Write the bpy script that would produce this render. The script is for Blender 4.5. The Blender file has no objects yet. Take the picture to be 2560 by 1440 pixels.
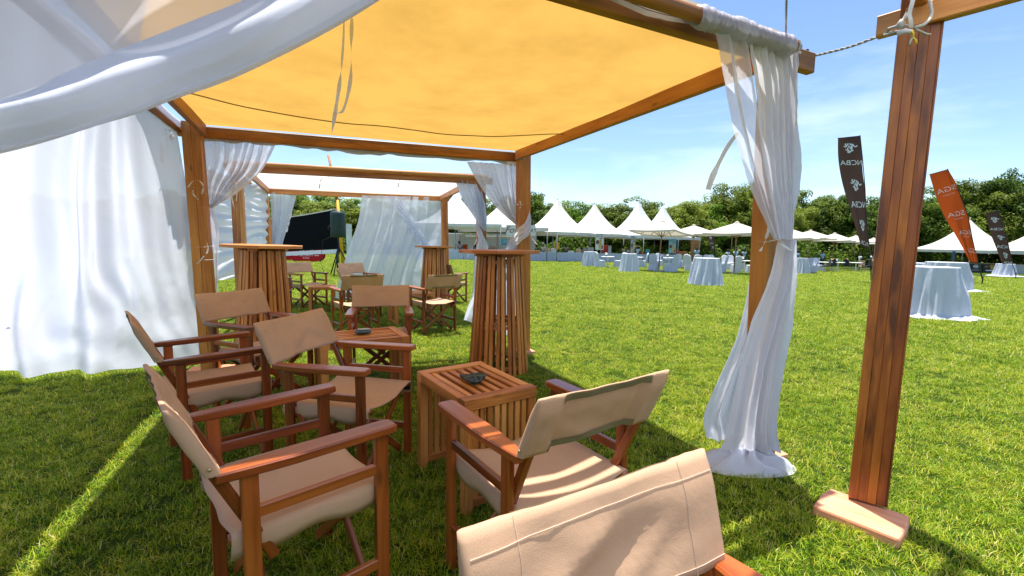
import bpy, bmesh, math, random
import numpy as np
from mathutils import Vector, Matrix
random.seed(7)
S = bpy.context.scene
COL = S.collection
R = math.radians
PI = math.pi

# ------------------------------------------------------------------ camera, world, sun, exposure
EYE, TILT, ROLL, FPX = 1.25, R(5.92), R(0.8), 1125.0
_R0 = Vector((1, 0, 0)); _F = Vector((0, math.cos(TILT), -math.sin(TILT))); _U0 = Vector((0, math.sin(TILT), math.cos(TILT)))
_R = _R0 * math.cos(ROLL) + _U0 * math.sin(ROLL)
_U = -_R0 * math.sin(ROLL) + _U0 * math.cos(ROLL)
cam = bpy.data.cameras.new('camera'); cam.sensor_width = 36.0; cam.lens = FPX / 2560 * 36.0
cam.clip_start = 0.05; cam.clip_end = 2000
camo = bpy.data.objects.new('camera', cam); COL.objects.link(camo)
m = Matrix((_R, _U, -_F)).transposed().to_4x4(); m.translation = Vector((0, 0, EYE)); camo.matrix_world = m
S.camera = camo

SUN_RAY = Vector((0.035, -0.145, -1.0)).normalized()      # direction the light travels
sun_dir = -SUN_RAY
ELEV = math.asin(sun_dir.z); AZ = math.atan2(sun_dir.x, sun_dir.y)
w = bpy.data.worlds.new('World'); S.world = w; w.use_nodes = True
nt = w.node_tree; nt.nodes.clear()
out = nt.nodes.new('ShaderNodeOutputWorld'); bg = nt.nodes.new('ShaderNodeBackground'); sky = nt.nodes.new('ShaderNodeTexSky')
sky.sky_type = 'NISHITA'; sky.sun_disc = False; sky.sun_elevation = ELEV; sky.sun_rotation = AZ
sky.air_density = 1.0; sky.dust_density = 0.25; sky.ozone_density = 4.0
tc = nt.nodes.new('ShaderNodeTexCoord'); mp = nt.nodes.new('ShaderNodeMapping'); mp.inputs['Scale'].default_value = (1.0, 1.0, 4.5)
no = nt.nodes.new('ShaderNodeTexNoise'); no.inputs['Scale'].default_value = 1.7; no.inputs['Detail'].default_value = 7; no.inputs['Roughness'].default_value = 0.6
no.inputs['Distortion'].default_value = 0.5
rp = nt.nodes.new('ShaderNodeValToRGB'); rp.color_ramp.elements[0].position = 0.50; rp.color_ramp.elements[1].position = 0.80
rp.color_ramp.elements[1].color = (0.40, 0.40, 0.40, 1)
mixc = nt.nodes.new('ShaderNodeMix'); mixc.data_type = 'RGBA'; mixc.inputs['B'].default_value = (7.2, 7.8, 8.6, 1)
L_ = nt.links.new
L_(tc.outputs['Generated'], mp.inputs['Vector']); L_(mp.outputs[0], no.inputs['Vector']); L_(no.outputs['Fac'], rp.inputs['Fac'])
L_(rp.outputs['Color'], mixc.inputs['Factor']); L_(sky.outputs[0], mixc.inputs['A']); L_(mixc.outputs['Result'], bg.inputs['Color'])
bg.inputs['Strength'].default_value = 0.108
L_(bg.outputs[0], out.inputs[0])
sl = bpy.data.lights.new('sun', 'SUN'); sl.energy = 4.8; sl.angle = R(0.53); sl.color = (1.0, 0.95, 0.86)
so = bpy.data.objects.new('sun', sl); COL.objects.link(so); so.location = (0, 0, 40)
so.rotation_euler = SUN_RAY.to_track_quat('-Z', 'Y').to_euler()
S.view_settings.view_transform = 'Standard'; S.view_settings.look = 'None'; S.view_settings.gamma = 1.0
S.view_settings.use_curve_mapping = False
S.view_settings.exposure = 1.0
S.cycles.max_bounces = 10; S.cycles.transparent_max_bounces = 24; S.cycles.diffuse_bounces = 3; S.cycles.transmission_bounces = 6
S.cycles.use_denoising = True
S.cycles.caustics_reflective = False; S.cycles.caustics_refractive = False

# ------------------------------------------------------------------ helpers
def gz(x, y):
    d = .7 * (x + y) - 3; k = 1.5
    return -.02 * (k * math.log1p(math.exp(min(d / k, 50))))

def at(px, py, Y):
    """point of the place seen at photo pixel (px, py) when it stands Y metres ahead"""
    d = _F + _R * ((px - 1280) / FPX) - _U * ((py - 720) / FPX)
    return Vector((0, 0, EYE)) + d * (Y / d.y)

def tag(o, label=None, cat=None, group=None, kind=None):
    if label: o['label'] = label
    if cat: o['category'] = cat
    if group: o['group'] = group
    if kind: o['kind'] = kind
    return o

def empty(name, loc=(0, 0, 0), rz=0, label=None, cat=None, group=None, parent=None):
    o = bpy.data.objects.new(name, None); COL.objects.link(o); o.location = loc; o.rotation_euler = (0, 0, rz)
    o.empty_display_size = .1
    if parent: o.parent = parent
    return tag(o, label, cat, group)

KIDS = {}
def setp(o, p):
    o.parent = p; KIDS.setdefault(p.name, []).append(o)

def dup(o, loc=None, rz=None, parent=None, label=None, scale=None):
    c = o.copy(); COL.objects.link(c)
    if parent: setp(c, parent)
    if loc is not None: c.location = loc
    if rz is not None: c.rotation_euler = (0, 0, rz)
    if scale is not None: c.scale = scale
    if label: c['label'] = label
    for k in KIDS.get(o.name, []): dup(k, parent=c)
    return c

class MB:
    def __init__(s): s.v = []; s.f = []; s.uv = []; s.n = 0
    def add(s, V, F, UV):
        b = len(s.v); s.v += [tuple(p) for p in V]
        s.f += [tuple(b + i for i in f) for f in F]; s.uv += UV
        return s
    def bar(s, p0, p1, w, h, up=(0, 0, 1), ch=None, w1=None, h1=None):
        """chamfered bar, uv runs along its length in metres"""
        p0 = Vector(p0); p1 = Vector(p1); d = p1 - p0; ln = d.length; d.normalize(); up = Vector(up)
        x = d.cross(up)
        if x.length < 1e-4: x = d.cross(Vector((1, 0, 0)))
        x.normalize(); y = x.cross(d).normalized()
        w1 = w1 or w; h1 = h1 or h
        if ch is None: ch = min(w, h) * .12
        V = []
        for p, ww, hh in ((p0, w, h), (p1, w1, h1)):
            a, b = ww / 2, hh / 2
            for (i, j) in ((-a + ch, -b), (a - ch, -b), (a, -b + ch), (a, b - ch), (a - ch, b), (-a + ch, b), (-a, b - ch), (-a, -b + ch)):
                V.append(p + x * i + y * j)
        per = [0, w - 2 * ch, w - ch, w + h - 3 * ch, w + h - 2 * ch, 2 * w + h - 4 * ch, 2 * w + h - 3 * ch, 2 * w + 2 * h - 5 * ch, 2 * w + 2 * h]
        off = s.n * .137; s.n += 1
        F = []; UV = []
        for i in range(8):
            j = (i + 1) % 8
            F.append((i, j, 8 + j, 8 + i)); a, b = per[i] + off, per[i + 1] + off
            UV.append([(0, a), (0, b), (ln, b), (ln, a)])
        F.append(tuple(range(7, -1, -1))); UV.append([(0, off)] * 8)
        F.append(tuple(range(8, 16))); UV.append([(ln, off)] * 8)
        return s.add(V, F, UV)
    def box(s, c, size, rz=0, ch=None):
        c = Vector(c); sx, sy, sz = size
        return s.bar(c - Vector((0, 0, sz / 2)), c + Vector((0, 0, sz / 2)), sx, sy, up=(-math.sin(rz), math.cos(rz), 0), ch=ch)
    def tube(s, pts, r, n=8, cap=True):
        P = [Vector(p) for p in pts]; V = []; F = []; UV = []; L = 0; rr = r if hasattr(r, '__len__') else [r] * len(P)
        ref = None; Ls = []
        for i, p in enumerate(P):
            d = (P[min(i + 1, len(P) - 1)] - P[max(i - 1, 0)]).normalized()
            if ref is None:
                ref = d.cross(Vector((0, 0, 1)))
                if ref.length < 1e-3: ref = d.cross(Vector((1, 0, 0)))
            ref = (ref - d * ref.dot(d)).normalized(); y = d.cross(ref)
            if i: L += (p - P[i - 1]).length
            Ls.append(L)
            for k in range(n):
                a = 2 * PI * k / n
                V.append(p + (ref * math.cos(a) + y * math.sin(a)) * rr[i])
        for i in range(len(P) - 1):
            for k in range(n):
                j = (k + 1) % n
                F.append((i * n + k, i * n + j, (i + 1) * n + j, (i + 1) * n + k))
                c = 2 * PI * rr[i] / n
                UV.append([(Ls[i], k * c), (Ls[i], k * c + c), (Ls[i + 1], k * c + c), (Ls[i + 1], k * c)])
        if cap:
            F.append(tuple(range(n - 1, -1, -1))); UV.append([(0, 0)] * n)
            b = (len(P) - 1) * n
            F.append(tuple(range(b, b + n))); UV.append([(0, 0)] * n)
        return s.add(V, F, UV)
    def grid(s, fn, nu, nv, su=1, sv=1, close=False):
        V = [fn(i / nu, j / nv) for j in range(nv + 1) for i in range(nu + 1)]; F = []; UV = []
        for j in range(nv):
            for i in range(nu):
                a = j * (nu + 1) + i
                F.append((a, a + 1, a + nu + 2, a + nu + 1))
                UV.append([(i / nu * su, j / nv * sv), ((i + 1) / nu * su, j / nv * sv), ((i + 1) / nu * su, (j + 1) / nv * sv), (i / nu * su, (j + 1) / nv * sv)])
        return s.add(V, F, UV)
    def prism(s, poly, z0, z1, M=None):
        n = len(poly); V = [Vector((x, y, z0)) for x, y in poly] + [Vector((x, y, z1)) for x, y in poly]
        if M: V = [M @ v for v in V]
        F = [tuple(range(n - 1, -1, -1)), tuple(range(n, 2 * n))]
        UV = [[poly[i] for i in range(n - 1, -1, -1)], [poly[i] for i in range(n)]]
        for i in range(n):
            j = (i + 1) % n; F.append((i, j, n + j, n + i)); UV.append([(0, i * .1), (.1, i * .1), (.1, i * .1 + (z1 - z0)), (0, i * .1 + (z1 - z0))])
        return s.add(V, F, UV)
    def lathe(s, prof, n=16, c=(0, 0, 0)):
        c = Vector(c); V = []; F = []; UV = []
        for r, z in prof:
            for k in range(n):
                a = 2 * PI * k / n; V.append(c + Vector((r * math.cos(a), r * math.sin(a), z)))
        for i in range(len(prof) - 1):
            for k in range(n):
                j = (k + 1) % n; F.append((i * n + k, i * n + j, (i + 1) * n + j, (i + 1) * n + k)); UV.append([(k / n, i), (k / n + 1 / n, i), (k / n + 1 / n, i + 1), (k / n, i + 1)])
        F.append(tuple(range(n - 1, -1, -1))); UV.append([(0, 0)] * n)
        b = (len(prof) - 1) * n; F.append(tuple(range(b, b + n))); UV.append([(0, 0)] * n)
        return s.add(V, F, UV)
    def mesh(s, name, smooth=False):
        me = bpy.data.meshes.new(name); me.from_pydata(s.v, [], s.f)
        l = me.uv_layers.new(name='UVMap')
        l.data.foreach_set('uv', [c for f in s.uv for p in f for c in p])
        if smooth: me.polygons.foreach_set('use_smooth', [True] * len(me.polygons))
        me.update(); return me
    def build(s, name, mat, parent=None, smooth=False, loc=None):
        return obj(name, s.mesh(name, smooth), mat, parent, loc)

def obj(name, me, mat, parent=None, loc=None):
    o = bpy.data.objects.new(name, me); COL.objects.link(o)
    if mat and not me.materials: me.materials.append(mat)
    if parent: setp(o, parent)
    if loc is not None: o.location = loc
    return o

def cr(P, t):
    """Catmull-Rom through points at t in 0..1"""
    n = len(P) - 1; x = min(max(t, 0), 1) * n; i = min(int(x), n - 1); f = x - i
    p0 = P[max(i - 1, 0)]; p1 = P[i]; p2 = P[i + 1]; p3 = P[min(i + 2, n)]
    return .5 * ((2 * p1) + (p2 - p0) * f + (2 * p0 - 5 * p1 + 4 * p2 - p3) * f * f + (3 * p1 - p0 - 3 * p2 + p3) * f ** 3)

_rng = np.random.RandomState(3)
_lat = _rng.rand(64, 64)
def vn(x, y):
    """smooth value noise, -1..1"""
    xi, yi = math.floor(x), math.floor(y); fx, fy = x - xi, y - yi
    fx = fx * fx * (3 - 2 * fx); fy = fy * fy * (3 - 2 * fy)
    g = lambda a, b: _lat[a % 64, b % 64]
    a = g(xi, yi) * (1 - fx) + g(xi + 1, yi) * fx; b = g(xi, yi + 1) * (1 - fx) + g(xi + 1, yi + 1) * fx
    return (a * (1 - fy) + b * fy) * 2 - 1

# ------------------------------------------------------------------ materials
def newmat(name):
    mt = bpy.data.materials.new(name); mt.use_nodes = True; t = mt.node_tree; t.nodes.clear()
    o = t.nodes.new('ShaderNodeOutputMaterial'); return mt, t, o
def N(t, ty, **k):
    n = t.nodes.new(ty)
    for a, b in k.items():
        if a.startswith('i_'): n.inputs[a[2:].replace('_', ' ')].default_value = b
        else: setattr(n, a, b)
    return n
def ramp(t, stops):
    n = t.nodes.new('ShaderNodeValToRGB'); e = n.color_ramp.elements
    while len(e) < len(stops): e.new(.5)
    for x, (p, c) in zip(e, stops): x.position = p; x.color = (*c, 1) if len(c) == 3 else c
    return n

def wood(name, cols, rough=.42, grain=34., bump=.25, coat=0., stain=None):
    mt, t, o = newmat(name); k = t.links.new
    uv = N(t, 'ShaderNodeUVMap'); oi = N(t, 'ShaderNodeObjectInfo')
    mul = N(t, 'ShaderNodeMath', operation='MULTIPLY'); mul.inputs[1].default_value = 37.
    k(oi.outputs['Random'], mul.inputs[0])
    cx = N(t, 'ShaderNodeCombineXYZ'); k(mul.outputs[0], cx.inputs['X']); k(mul.outputs[0], cx.inputs['Z'])
    ad = N(t, 'ShaderNodeVectorMath', operation='ADD'); k(uv.outputs[0], ad.inputs[0]); k(cx.outputs[0], ad.inputs[1])
    m1 = N(t, 'ShaderNodeMapping'); m1.inputs['Scale'].default_value = (1.6, grain, 1); k(ad.outputs[0], m1.inputs['Vector'])
    n1 = N(t, 'ShaderNodeTexNoise', i_Scale=1.5, i_Detail=6, i_Roughness=.6, i_Distortion=.6); k(m1.outputs[0], n1.inputs['Vector'])
    m2 = N(t, 'ShaderNodeMapping'); m2.inputs['Scale'].default_value = (2.2, 9, 1); k(ad.outputs[0], m2.inputs['Vector'])
    n2 = N(t, 'ShaderNodeTexNoise', i_Scale=1.1, i_Detail=3); k(m2.outputs[0], n2.inputs['Vector'])
    mx = N(t, 'ShaderNodeMath', operation='MULTIPLY_ADD'); mx.inputs[1].default_value = .6; k(n1.outputs['Fac'], mx.inputs[0])
    m3 = N(t, 'ShaderNodeMath', operation='MULTIPLY'); m3.inputs[1].default_value = .42; k(n2.outputs['Fac'], m3.inputs[0]); k(m3.outputs[0], mx.inputs[2])
    # a little per-piece shift
    m4 = N(t, 'ShaderNodeMath', operation='MULTIPLY_ADD'); m4.inputs[1].default_value = .26; k(oi.outputs['Random'], m4.inputs[0]); k(mx.outputs[0], m4.inputs[2])
    m5 = N(t, 'ShaderNodeMath', operation='SUBTRACT'); m5.inputs[1].default_value = .13; k(m4.outputs[0], m5.inputs[0])
    rp = ramp(t, [(.34, cols[0]), (.5, cols[1]), (.68, cols[2])]); k(m5.outputs[0], rp.inputs['Fac'])
    # knots
    m6 = N(t, 'ShaderNodeMapping'); m6.inputs['Scale'].default_value = (3.2, 9., 1); k(ad.outputs[0], m6.inputs['Vector'])
    vo = N(t, 'ShaderNodeTexVoronoi', i_Scale=1.0); k(m6.outputs[0], vo.inputs['Vector'])
    kr = ramp(t, [(.03, (.25, .2, .18)), (.13, (1, 1, 1))]); k(vo.outputs['Distance'], kr.inputs['Fac'])
    mm = N(t, 'ShaderNodeMix', data_type='RGBA', blend_type='MULTIPLY'); mm.inputs['Factor'].default_value = .7
    k(rp.outputs['Color'], mm.inputs['A']); k(kr.outputs['Color'], mm.inputs['B'])
    last = mm.outputs['Result']
    if stain:
        m7 = N(t, 'ShaderNodeMapping'); m7.inputs['Scale'].default_value = (2.6, 14, 1); k(ad.outputs[0], m7.inputs['Vector'])
        n7 = N(t, 'ShaderNodeTexNoise', i_Scale=1., i_Detail=4); k(m7.outputs[0], n7.inputs['Vector'])
        r7 = ramp(t, [(.5, (0, 0, 0)), (.64, (1, 1, 1))]); k(n7.outputs['Fac'], r7.inputs['Fac'])
        m8 = N(t, 'ShaderNodeMix', data_type='RGBA'); k(r7.outputs['Color'], m8.inputs['Factor']); k(last, m8.inputs['A']); m8.inputs['B'].default_value = (*stain, 1); last = m8.outputs['Result']
    b = N(t, 'ShaderNodeBsdfPrincipled'); k(last, b.inputs['Base Color']); b.inputs['Roughness'].default_value = rough
    b.inputs['Coat Weight'].default_value = coat; b.inputs['Coat Roughness'].default_value = .25
    rr = N(t, 'ShaderNodeMapRange'); rr.inputs['To Min'].default_value = rough - .1; rr.inputs['To Max'].default_value = rough + .18; k(n1.outputs['Fac'], rr.inputs['Value']); k(rr.outputs[0], b.inputs['Roughness'])
    bp = N(t, 'ShaderNodeBump', i_Strength=bump, i_Distance=.002); k(n1.outputs['Fac'], bp.inputs['Height']); k(bp.outputs[0], b.inputs['Normal'])
    k(b.outputs[0], o.inputs[0]); return mt

def cloth(name, col, trans=0., transl=.4, weave=900., wrinkle=14., bump=.3, under=None, dirt=.0, transl_col=None, rough_scale=1.):
    """woven cloth: diffuse + light passing through + see-through gaps between the threads"""
    mt, t, o = newmat(name); k = t.links.new
    uv = N(t, 'ShaderNodeUVMap')
    oi = N(t, 'ShaderNodeObjectInfo'); cx = N(t, 'ShaderNodeVectorMath', operation='SCALE'); cx.inputs['Scale'].default_value = 13.
    cc = N(t, 'ShaderNodeCombineXYZ'); k(oi.outputs['Random'], cc.inputs['X']); k(oi.outputs['Random'], cc.inputs['Y']); k(cc.outputs[0], cx.inputs[0])
    ad = N(t, 'ShaderNodeVectorMath', operation='ADD'); k(uv.outputs[0], ad.inputs[0]); k(cx.outputs[0], ad.inputs[1])
    n1 = N(t, 'ShaderNodeTexNoise', i_Scale=wrinkle, i_Detail=5, i_Roughness=.55, i_Distortion=1.2); k(ad.outputs[0], n1.inputs['Vector'])
    n2 = N(t, 'ShaderNodeTexNoise', i_Scale=weave, i_Detail=1); k(ad.outputs[0], n2.inputs['Vector'])
    n3 = N(t, 'ShaderNodeTexNoise', i_Scale=2.2, i_Detail=5, i_Roughness=.65); k(ad.outputs[0], n3.inputs['Vector'])
    r3 = ramp(t, [(.3, tuple(c * (1 - dirt) for c in col)), (.62, col)]); k(n3.outputs['Fac'], r3.inputs['Fac'])
    r2 = ramp(t, [(.3, (.86, .86, .86)), (.7, (1, 1, 1))]); k(n2.outputs['Fac'], r2.inputs['Fac'])
    mm = N(t, 'ShaderNodeMix', data_type='RGBA', blend_type='MULTIPLY'); mm.inputs['Factor'].default_value = 1; k(r3.outputs['Color'], mm.inputs['A']); k(r2.outputs['Color'], mm.inputs['B'])
    hs = N(t, 'ShaderNodeMath', operation='MULTIPLY_ADD'); hs.inputs[1].default_value = .12; k(n2.outputs['Fac'], hs.inputs[0]); k(n1.outputs['Fac'], hs.inputs[2])
    bp = N(t, 'ShaderNodeBump', i_Strength=bump, i_Distance=.02 * rough_scale); k(hs.outputs[0], bp.inputs['Height'])
    df = N(t, 'ShaderNodeBsdfDiffuse'); k(bp.outputs[0], df.inputs['Normal'])
    tl = N(t, 'ShaderNodeBsdfTranslucent'); k(bp.outputs[0], tl.inputs['Normal'])
    k(mm.outputs['Result'], df.inputs['Color'])
    if transl_col:
        m9 = N(t, 'ShaderNodeMix', data_type='RGBA', blend_type='MULTIPLY'); m9.inputs['Factor'].default_value = 1
        r9 = ramp(t, [(.28, tuple(c * (1 - dirt) for c in transl_col)), (.6, transl_col)]); k(n3.outputs['Fac'], r9.inputs['Fac'])
        k(r9.outputs['Color'], m9.inputs['A']); k(r2.outputs['Color'], m9.inputs['B']); k(m9.outputs['Result'], tl.inputs['Color'])
    else: k(mm.outputs['Result'], tl.inputs['Color'])
    if under:
        ge = N(t, 'ShaderNodeNewGeometry'); mu = N(t, 'ShaderNodeMix', data_type='RGBA'); k(ge.outputs['Backfacing'], mu.inputs['Factor']); k(mm.outputs['Result'], mu.inputs['A'])
        mu.inputs['B'].default_value = (*under, 1); k(mu.outputs['Result'], df.inputs['Color'])
    s1 = N(t, 'ShaderNodeMixShader'); s1.inputs[0].default_value = transl; k(df.outputs[0], s1.inputs[1]); k(tl.outputs[0], s1.inputs[2])
    last = s1.outputs[0]
    if trans > 0:
        lw = N(t, 'ShaderNodeLayerWeight', i_Blend=.35)
        mr = N(t, 'ShaderNodeMapRange'); mr.inputs['To Min'].default_value = trans; mr.inputs['To Max'].default_value = trans * .25; k(lw.outputs['Facing'], mr.inputs['Value'])
        tr = N(t, 'ShaderNodeBsdfTransparent'); s2 = N(t, 'ShaderNodeMixShader'); k(mr.outputs[0], s2.inputs[0]); k(last, s2.inputs[1]); k(tr.outputs[0], s2.inputs[2]); last = s2.outputs[0]
    k(last, o.inputs[0]); return mt

def plain(name, col, rough=.6, metal=0., noise=.12, scale=6., spec=.5):
    mt, t, o = newmat(name); k = t.links.new
    tcn = N(t, 'ShaderNodeTexCoord'); n = N(t, 'ShaderNodeTexNoise', i_Scale=scale, i_Detail=5); k(tcn.outputs['Object'], n.inputs['Vector'])
    r = ramp(t, [(.3, tuple(c * (1 - noise) for c in col)), (.7, tuple(min(1, c * (1 + noise)) for c in col))]); k(n.outputs['Fac'], r.inputs['Fac'])
    b = N(t, 'ShaderNodeBsdfPrincipled'); k(r.outputs['Color'], b.inputs['Base Color']); b.inputs['Roughness'].default_value = rough; b.inputs['Metallic'].default_value = metal
    b.inputs['Specular IOR Level'].default_value = spec
    k(b.outputs[0], o.inputs[0]); return mt

def leafmat(name, cols, transl=.35, rough=.5, nscale=.55):
    mt, t, o = newmat(name); k = t.links.new
    ge = N(t, 'ShaderNodeNewGeometry'); oi = N(t, 'ShaderNodeObjectInfo')
    at_ = N(t, 'ShaderNodeAttribute', attribute_name='tone')
    n = N(t, 'ShaderNodeTexNoise', i_Scale=nscale, i_Detail=5, i_Roughness=.72); k(ge.outputs['Position'], n.inputs['Vector'])
    s = N(t, 'ShaderNodeMath', operation='MULTIPLY_ADD'); s.inputs[1].default_value = .5; k(at_.outputs['Fac'], s.inputs[0])
    s2 = N(t, 'ShaderNodeMath', operation='MULTIPLY'); s2.inputs[1].default_value = .5; k(n.outputs['Fac'], s2.inputs[0]); k(s2.outputs[0], s.inputs[2])
    s3 = N(t, 'ShaderNodeMath', operation='MULTIPLY_ADD'); s3.inputs[1].default_value = .22; k(oi.outputs['Random'], s3.inputs[0]); k(s.outputs[0], s3.inputs[2])
    s4 = N(t, 'ShaderNodeMath', operation='SUBTRACT'); s4.inputs[1].default_value = .11; k(s3.outputs[0], s4.inputs[0])
    r = ramp(t, cols); k(s4.outputs[0], r.inputs['Fac'])
    b = N(t, 'ShaderNodeBsdfPrincipled'); k(r.outputs['Color'], b.inputs['Base Color']); b.inputs['Roughness'].default_value = rough; b.inputs['Specular IOR Level'].default_value = .25
    tl = N(t, 'ShaderNodeBsdfTranslucent'); k(r.outputs['Color'], tl.inputs['Color'])
    mx = N(t, 'ShaderNodeMixShader'); mx.inputs[0].default_value = transl; k(b.outputs[0], mx.inputs[1]); k(tl.outputs[0], mx.inputs[2])
    k(mx.outputs[0], o.inputs[0]); return mt

M = {}
M['red_wood'] = wood('red varnished hardwood', [(.085, .013, .003), (.225, .042, .007), (.37, .088, .016)], .30, 30, .25, .35)
M['pine'] = wood('orange varnished pine', [(.26, .072, .010), (.49, .17, .028), (.67, .29, .075)], .52, 26, .2, .1)
M['post_wood'] = wood('amber post wood', [(.25, .085, .010), (.44, .165, .022), (.57, .25, .046)], .54, 22, .2, .05)
M['dark_post'] = wood('dark stained post wood', [(.09, .018, .003), (.235, .058, .007), (.41, .13, .014)], .45, 16, .3, .1, stain=(.10, .024, .005))
M['plank'] = wood('raw pink plank', [(.50, .19, .10), (.62, .26, .14), (.70, .34, .20)], .75, 30, .4)
M['canvas'] = cloth('tan canvas', (.66, .43, .285), 0, .2, 480, 8, .13, dirt=.16)
M['webbing'] = cloth('olive webbing', (.29, .24, .14), 0, .1, 2200, 9, .3, dirt=.15)
M['thread'] = plain('pale thread', (.66, .52, .40), .9)
M['sheer'] = cloth('white voile', (.82, .86, 1.0), .17, .5, 1500, 5, .25)
M['sheer_drape'] = cloth('white voile wall drape', (.85, .88, 1.0), .115, .44, 900, 4, .28)
M['sheer_thin'] = cloth('thin white voile', (.82, .86, 1.0), .36, .55, 1500, 5, .2)
M['sheer_dense'] = cloth('doubled white voile', (.86, .89, 1.0), .025, .48, 1500, 6, .3)
M['ribbon'] = cloth('white ribbon', (.82, .82, .84), 0, .3, 1500, 8, .2)
M['linen'] = cloth('white table linen', (.81, .83, .94), 0, .22, 1500, 7, .3)
M['spandex'] = cloth('white stretch cover', (.74, .77, .88), 0, .15, 1500, 5, .12)
M['skirt'] = cloth('pale blue table skirting', (.66, .72, .87), 0, .15, 1200, 7, .2)
M['canopy'] = cloth('orange lined canvas', (.80, .78, .74), 0, .80, 1000, 3.0, .55, under=(.60, .30, .05), dirt=.22, transl_col=(.46, .26, .056), rough_scale=1.6)
M['canopy_white'] = cloth('white canvas', (.82, .82, .82), 0, .5, 1000, 3.5, .25, dirt=.05)
M['roof_thin'] = cloth('thin white roof canvas', (.90, .90, .92), 0, .78, 1000, 3.5, .2)  # roof mostly unseen; translucency raised to let more white light onto the near drape
M['flap'] = cloth('cream canvas flap', (.72, .68, .60), 0, .35, 1000, 6, .35, dirt=.2)
M['tent'] = cloth('white tent vinyl', (.82, .82, .80), 0, .12, 300, 1.2, .12, dirt=.05)
M['tent_cream'] = cloth('cream tent vinyl', (.80, .775, .71), 0, .14, 300, 1.2, .15, dirt=.08)
M['umbrella'] = cloth('cream umbrella cloth', (.76, .69, .58), 0, .25, 300, 2, .12, dirt=.05)
M['rope'] = plain('grey twisted rope', (.42, .40, .36), .9, scale=40)
M['yellow_string'] = plain('yellow string', (.75, .52, .04), .8)
M['black_metal'] = plain('black metal', (.02, .02, .022), .45, .3)
M['steel'] = plain('grey steel', (.35, .36, .37), .4, .7)
M['brass'] = plain('brass rivet', (.55, .40, .22), .4, .9)
M['white_paint'] = plain('white paint', (.76, .77, .78), .5)
M['umb_pole'] = plain('brown umbrella pole', (.23, .14, .075), .5)
M['black_cloth'] = plain('black screen cloth', (.006, .007, .009), .85, spec=.15)
M['green_cover'] = plain('dark green speaker cover', (.012, .035, .028), .55)
M['stone'] = plain('dark green soapstone', (.03, .055, .055), .35, noise=.4, scale=60)
M['brown_flag'] = cloth('brown flag cloth', (.105, .062, .05), 0, .3, 600, 4, .2)
M['brown_flag_open'] = cloth('sun faded brown flag cloth', (.12, .075, .06), 0, .3, 600, 4, .2)
M['orange_flag'] = cloth('orange red flag cloth', (.62, .10, .02), 0, .35, 600, 4, .2)
M['print_white'] = plain('white print', (.80, .80, .80), .7, noise=.03)
M['print_brown'] = plain('red brown print', (.20, .03, .015), .7, noise=.05)
M['print_black'] = plain('black print', (.02, .02, .02), .7)
M['print_pink'] = plain('pink print', (.85, .55, .50), .7)
M['red_banner'] = cloth('red banner cloth', (.62, .03, .035), 0, .2, 600, 4, .1)
M['board_white'] = plain('off white sign board', (.70, .69, .66), .6, noise=.06)
M['board_teal'] = plain('pale blue sign board', (.22, .45, .52), .6)
M['board_grey'] = plain('grey sign board', (.42, .42, .42), .6)
M['goat_tan'] = plain('tan print', (.55, .38, .16), .7)
M['goat_brown'] = plain('brown print', (.14, .06, .03), .7)
M['yellow_paint'] = plain('yellow paint', (.72, .38, .02), .5)
M['poster_blue'] = plain('blue poster', (.10, .38, .60), .5, noise=.5, scale=5)
M['orange_board'] = plain('orange board', (.42, .17, .05), .6, noise=.3, scale=9)
M['brown_box'] = plain('brown carton', (.35, .22, .13), .7)
M['grey_box'] = plain('grey metal box', (.33, .31, .29), .5)
M['red_plastic'] = plain('red plastic', (.6, .04, .03), .4)
M['blue_plastic'] = plain('turquoise plastic', (.05, .35, .45), .4)
M['navy'] = plain('navy upholstery', (.02, .025, .06), .8)
M['gold'] = plain('gold frame', (.55, .36, .10), .35, .6)
M['beige_plastic'] = plain('beige plastic', (.62, .45, .28), .5)
M['skin'] = plain('dark brown skin', (.075, .038, .024), .55, noise=.05)
M['hair'] = plain('black hair', (.012, .010, .009), .8)
M['straw'] = plain('straw', (.62, .42, .20), .8)
for nm, c in dict(shirt_blue=(.25, .45, .62), shirt_grey=(.36, .42, .48), shirt_tan=(.52, .40, .28), shirt_white=(.74, .76, .80), shirt_black=(.02, .02, .025), shirt_mauve=(.38, .27, .27), shirt_pale=(.50, .62, .74), trousers_dark=(.025, .027, .04), trousers_blue=(.06, .10, .18)).items():
    M[nm] = plain(nm.replace('_', ' '), c, .85)
M['bark'] = plain('grey brown bark', (.17, .13, .09), .9, noise=.35, scale=8)
M['foliage_a'] = leafmat('olive tree leaves', [(.2, (.05, .085, .010)), (.48, (.19, .25, .028)), (.75, (.34, .39, .055))], .5)
M['foliage_b'] = leafmat('bright green tree leaves', [(.2, (.04, .09, .010)), (.48, (.14, .26, .024)), (.75, (.26, .38, .04))], .5)
M['foliage_c'] = leafmat('dark green tree leaves', [(.2, (.03, .065, .010)), (.48, (.11, .19, .022)), (.75, (.25, .31, .035))], .48)
M['grass'] = leafmat('grass blades', [(.2, (.03, .10, .003)), (.38, (.135, .265, .005)), (.54, (.32, .43, .010)), (.76, (.58, .50, .05)), (.95, (.66, .58, .28))], .30, .5, 1.1)
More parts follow.
